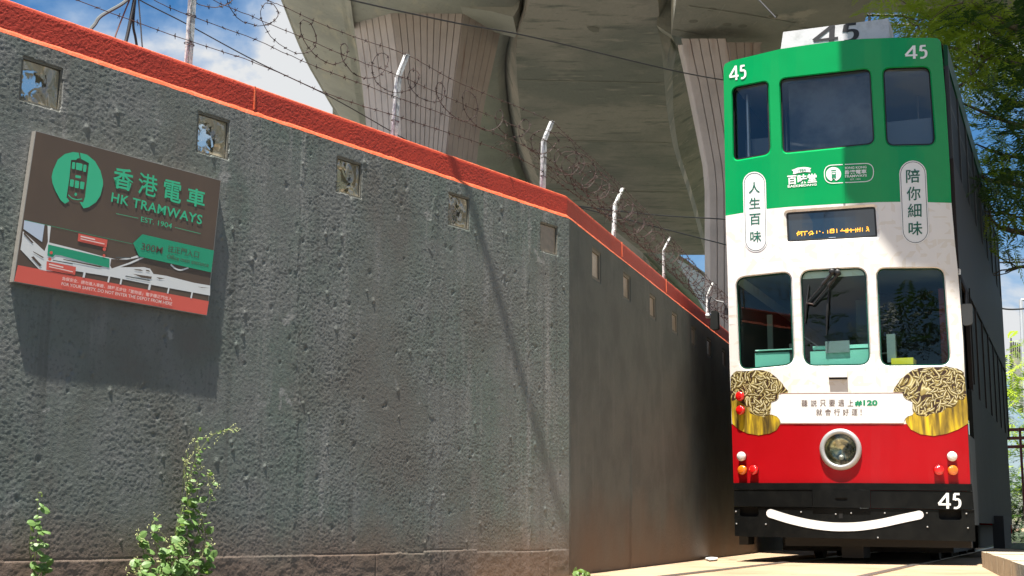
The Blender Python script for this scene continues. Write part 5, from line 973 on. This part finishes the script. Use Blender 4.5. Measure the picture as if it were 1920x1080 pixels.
for (tx, ty, th, sd_, lab) in ((-9, -9, 5.6, 31, 'leftmost small tree across the road, seen only as a reflection in the tram windows'), (-4, -10.5, 5.8, 32, 'second small tree from the left across the road, mirrored in the tram windows'), (.5, -9.5, 5.6, 33, 'third small tree from the left across the road, mirrored in the tram windows'), (4.8, -9, 6, 34, 'rightmost small tree across the road, mirrored in the tram windows'), (12.2, 22, 7, 35, 'roadside tree far along the right of the tram, outside the picture'), (14.5, 30, 7, 36, 'last roadside tree along the right of the tram, outside the picture'), (9.2, 7.0, 7.5, 21, 'tall roadside tree standing right of the tram, outside the picture but mirrored in its glass'), (10.0, 1.5, 8, 22, 'roadside tree right of the photographer, nearer than the one beside the tram'), (8.5, -5.5, 8, 23, 'roadside tree behind the photographer on the right')):
    t_ = thing('roadside_tree', lab, 'tree', (tx, ty, 0)); MB().tube([Vector((tx, ty, -.1)), Vector((tx+.1, ty, 2.5)), Vector((tx, ty+.2, th*.7))], [.2, .16, .08], 8).build('trunk', M['bark'], t_, True); r_ = random.Random(sd_); cc_ = []
    while len(cc_) < 210:
        v = (r_.uniform(-1, 1), r_.uniform(-1, 1), r_.uniform(-1, 1))
        if .25 < v[0]**2+v[1]**2+v[2]**2 < 1: cc_.append((tx+v[0]*2.3, ty+v[1]*2.6, th*.55+v[2]*th*.5))
    V, F = leaves(cc_, 3, .3, .75, sd_, 1); fastmesh('crown', V, F, M['leaf_dark'], t_)
far = thing('broadleaf_tree', 'sunlit green tree behind the far end of the tram, low at the right edge', 'tree', (16.5, 40, 0)); MB().tube([Vector((16.5, 40, -.1)), Vector((16.4, 40, 3.0))], [.25, .16], 8).build('trunk', M['bark'], far, True)
V, F = leaves([(rr.uniform(13.6, 19), 40+rr.uniform(-1.5, 1.5), rr.uniform(.6, 5.6)) for _ in range(260)], 4, .35, .5, 9, 1); fastmesh('crown', V, F, M['leaf'], far)
far2 = thing('broadleaf_tree', 'darker tree mass beyond the lit one at the right edge', 'tree', (19.5, 46, 0)); MB().tube([Vector((19.5, 46, -.1)), Vector((19.4, 46, 3.0))], [.25, .16], 8).build('trunk', M['bark'], far2, True)
V, F = leaves([(rr.uniform(16, 24), 46+rr.uniform(-1.5, 1.5), rr.uniform(.5, 6.0)) for _ in range(200)], 4, .5, .6, 10, 1); fastmesh('crown', V, F, M['leaf_dark'], far2)
hd = thing('hedge', 'low hedge added to darken the gap behind the railing, at the right edge beyond the tram', 'hedge', (11.5, 29, 0)); MB().tube([Vector((11.5, 29, -.1)), Vector((11.5, 29, .8))], [.05, .03], 6).build('stem', M['bark'], hd)  # foliage put in for the dark gap below the rails
V, F = leaves([(rr.uniform(10.0, 13.5), 29+rr.uniform(-.4, .4), rr.uniform(.1, 1.25)) for _ in range(150)], 6, .16, .34, 15, 1); fastmesh('foliage', V, F, M['leaf_dark'], hd)
lp = thing('lamp_post', 'thin grey lamp post standing far off at the right edge under the sky', 'lamp post', atY(1918, 800, 50)); MB().tube([Vector((atY(1914, 700, 50).x, 50, 0)), atY(1914, 562, 50)], .07, 6).tube([atY(1914, 562, 50), atY(1935, 562, 50)], .05, 5).build('pole', M['conc_far'], lp); MB().prism([atY(x, y, 49.9) for x, y in ((1928, 560), (1942, 560), (1942, 565), (1928, 565))], (0, .3, 0)).build('lantern', M['conc_far'], lp)
hb = thing('unfinished_building', 'low concrete roofline with upright rebars beyond the trees', 'building', atY(1910, 650, 60)); a = [atY(x, y, 60) for x, y in ((1893, 640), (1960, 690), (1960, 760), (1893, 760))]; MB().prism(a, (2, 4, 0)).build('wall', M['conc'], hb)
mb = MB()
for i in range(9): mb.tube([atY(1896+i*4, 662+i*2.6, 60), atY(1896+i*4+random.uniform(-.5, .5), 636+i*2.6+random.uniform(-3, 3), 60)], .03, 4)
mb.build('rebar', M['darkwire'], hb)['kind'] = 'stuff'
rl = thing('red_railing', 'red painted pipe railing beyond the rear of the tram, at the right edge', 'railing', atY(1915, 960, 26)); 
for y in (806, 822, 838): MB().tube([atY(1890, y, 26), atY(1990, y-3, 24)], .035, 6).build('rail', M['red_dark'], rl)
for x in (1912, 1975): 
    t_ = atY(x, 803, 25.5); MB().tube([t_, Vector((t_.x, t_.y, 0))], .025, 6).build('post', M['red_dark'], rl)
ut = [([(1870, 484), (1900, 487), (1960, 486)], 'upper thin wire crossing the blue gap right of the tram', .012), ([(1870, 492), (1905, 492), (1960, 489)], 'second thin wire crossing the blue gap right of the tram', .02), ([(1870, 577), (1900, 580), (1960, 575)], 'lowest wire crossing the blue gap, above the lamp post', .02)]
for l, lab, r in ut: cable(lab, [atY(x, y, 30) for x, y in l], r, M['darkwire'], 'overhead_wire', 'wire', group='wires in the gap right of the tram')

# ================================================================= WEEDS AT THE FOOT OF THE WALL
def leaf_mesh(nm, L, Wd, m):
    V = []; F = []
    for i in range(6):
        f = i/5; w_ = Wd*math.sin(PI*min(1, f*.8+.08))**.8*(1-f*.35)*(0 if i == 5 else 1); V += [(-w_, f*L, -.12*L*f*f), (0, f*L, .06*L-.12*L*f*f), (w_, f*L, -.12*L*f*f)]
    for i in range(5): F += [(i*3, i*3+1, i*3+4, i*3+3), (i*3+1, i*3+2, i*3+5, i*3+4)]
    me = bpy.data.meshes.new(nm); me.from_pydata(V, [], F); me.materials.append(m); return me
LMs = [leaf_mesh('leaf', .042, .019, M['weed']), leaf_mesh('leaf', .027, .010, M['weed']), leaf_mesh('leaf', .018, .005, M['weed2'])]
def put_leaf(t, P, dirv, kind, roll):
    o = bpy.data.objects.new('leaf', LMs[kind]); COL.objects.link(o); o.parent = t; y = Vector(dirv).normalized(); z = (NL*.7+UP*.6+Vector((roll, 0, roll))).normalized(); x = y.cross(z).normalized(); z = x.cross(y); o.matrix_local = Matrix.Translation(Vector(P)-wloc(t)) @ Matrix((x, y, z)).transposed().to_4x4()
def weed(label, stems, nl, fl, seed):
    r = random.Random(seed); B = PL.F(*stems[0][0][0], stems[0][1]); t = thing('weed', label, 'plant', Vector((B.x, B.y, 0)), 'weeds at the foot of the wall'); mb = MB(); F = MB()
    for (l, off, big) in stems:
        c = [Vector(p) for p in smoothcurve([tuple(PL.F(x, y, off*(.6+.4*i))) for i, (x, y) in enumerate(l)], 5)]; c = [Vector((p.x, p.y, max(p.z, 0.0))) for p in c]; mb.tube(c, [.0022*(1-.6*i/len(c)) for i in range(len(c))], 4)
        for i in range(1, len(c)):
            f = i/len(c)
            for _ in range(nl if f < .45 else max(1, nl-1-(r.random() < .5))):
                d = (DL*r.uniform(-1, 1)+NL*r.uniform(.1, .9)+UP*r.uniform(-.5, .5)); put_leaf(t, c[i]+NL*r.uniform(0, .03)+UP*r.uniform(-.01, .01), d, 0 if f < big and r.random() < .7 else (1 if r.random() < .6 else 2), r.uniform(-.4, .4))
        if fl:
            for _ in range(10):
                e = c[-1-r.randint(0, min(6, len(c)-1))]+DL*r.uniform(-.035, .035)+UP*r.uniform(-.03, .035)+NL*r.uniform(0, .03); F.tube([c[-2], e], .0006, 3, False)
                for _ in range(3): q = e+Vector((r.uniform(-.008, .008), r.uniform(-.008, .008), r.uniform(-.008, .008))); F.lathe(q, UP, [(0, -.003), (.003, 0), (0, .003)], 4)
    mb.build('stems', M['weed_stem'], t)
    if F.v: F.build('flowers', M['weed_flower'], t)['kind'] = 'stuff'
    return t
weed('tall straggly weed with seed heads, leaning right against the grey wall', [([(300, 1110), (318, 1040), (335, 980), (350, 930), (358, 890), (372, 850), (400, 815), (435, 803)], .02, .55), ([(330, 1110), (345, 1030), (362, 960), (372, 905), (365, 860), (372, 812)], .03, .5), ([(285, 1110), (275, 1060), (265, 1020), (258, 1008)], .03, .9), ([(320, 1110), (300, 1050), (290, 1010), (284, 975)], .05, .9), ([(350, 1110), (370, 1060), (385, 1000), (372, 965)], .03, .8), ([(345, 1110), (335, 1050), (328, 1000), (340, 950), (345, 860)], .05, .5), ([(310, 1115), (270, 1085), (245, 1070)], .06, 1), ([(340, 1115), (350, 1075), (360, 1050)], .08, 1), ([(300, 1115), (310, 1085), (300, 1060)], .09, 1), ([(325, 1115), (322, 1070), (330, 1040), (318, 1010)], .07, 1), ([(360, 1115), (375, 1080), (388, 1050), (382, 1020)], .05, 1), ([(290, 1115), (282, 1090), (262, 1060), (250, 1050)], .08, 1), ([(350, 1110), (358, 1040), (376, 985), (395, 930), (388, 880)], .04, .5), ([(310, 1110), (325, 1020), (350, 950), (352, 900), (345, 860)], .03, .5)], 2, True, 5)
weed('short upright creeper with round leaves near the left edge of the wall', [([(62, 1110), (66, 1050), (72, 1000), (70, 960), (72, 925)], .035, .9), ([(70, 1110), (60, 1060), (55, 1020), (62, 975)], .03, .9), ([(60, 1110), (78, 1070), (84, 1065)], .03, 1)], 1, False, 8)
weed('tiny sprout at the foot of the bend in the wall', [([(1078, 1092), (1080, 1078), (1086, 1070)], .06, 1), ([(1082, 1092), (1092, 1080), (1098, 1076)], .06, 1), ([(1078, 1092), (1074, 1080), (1072, 1074)], .06, 1)], 1, False, 9)
pb = tag(MB().prism([atz(x, y, .006) for x, y in ((1322, 1048), (1330, 1045.5), (1346, 1047), (1344, 1050), (1330, 1051))], (0, 0, .008)).build('litter_scrap', M['white']), 'small white paper scrap lying on the ground by the return wall', 'litter')
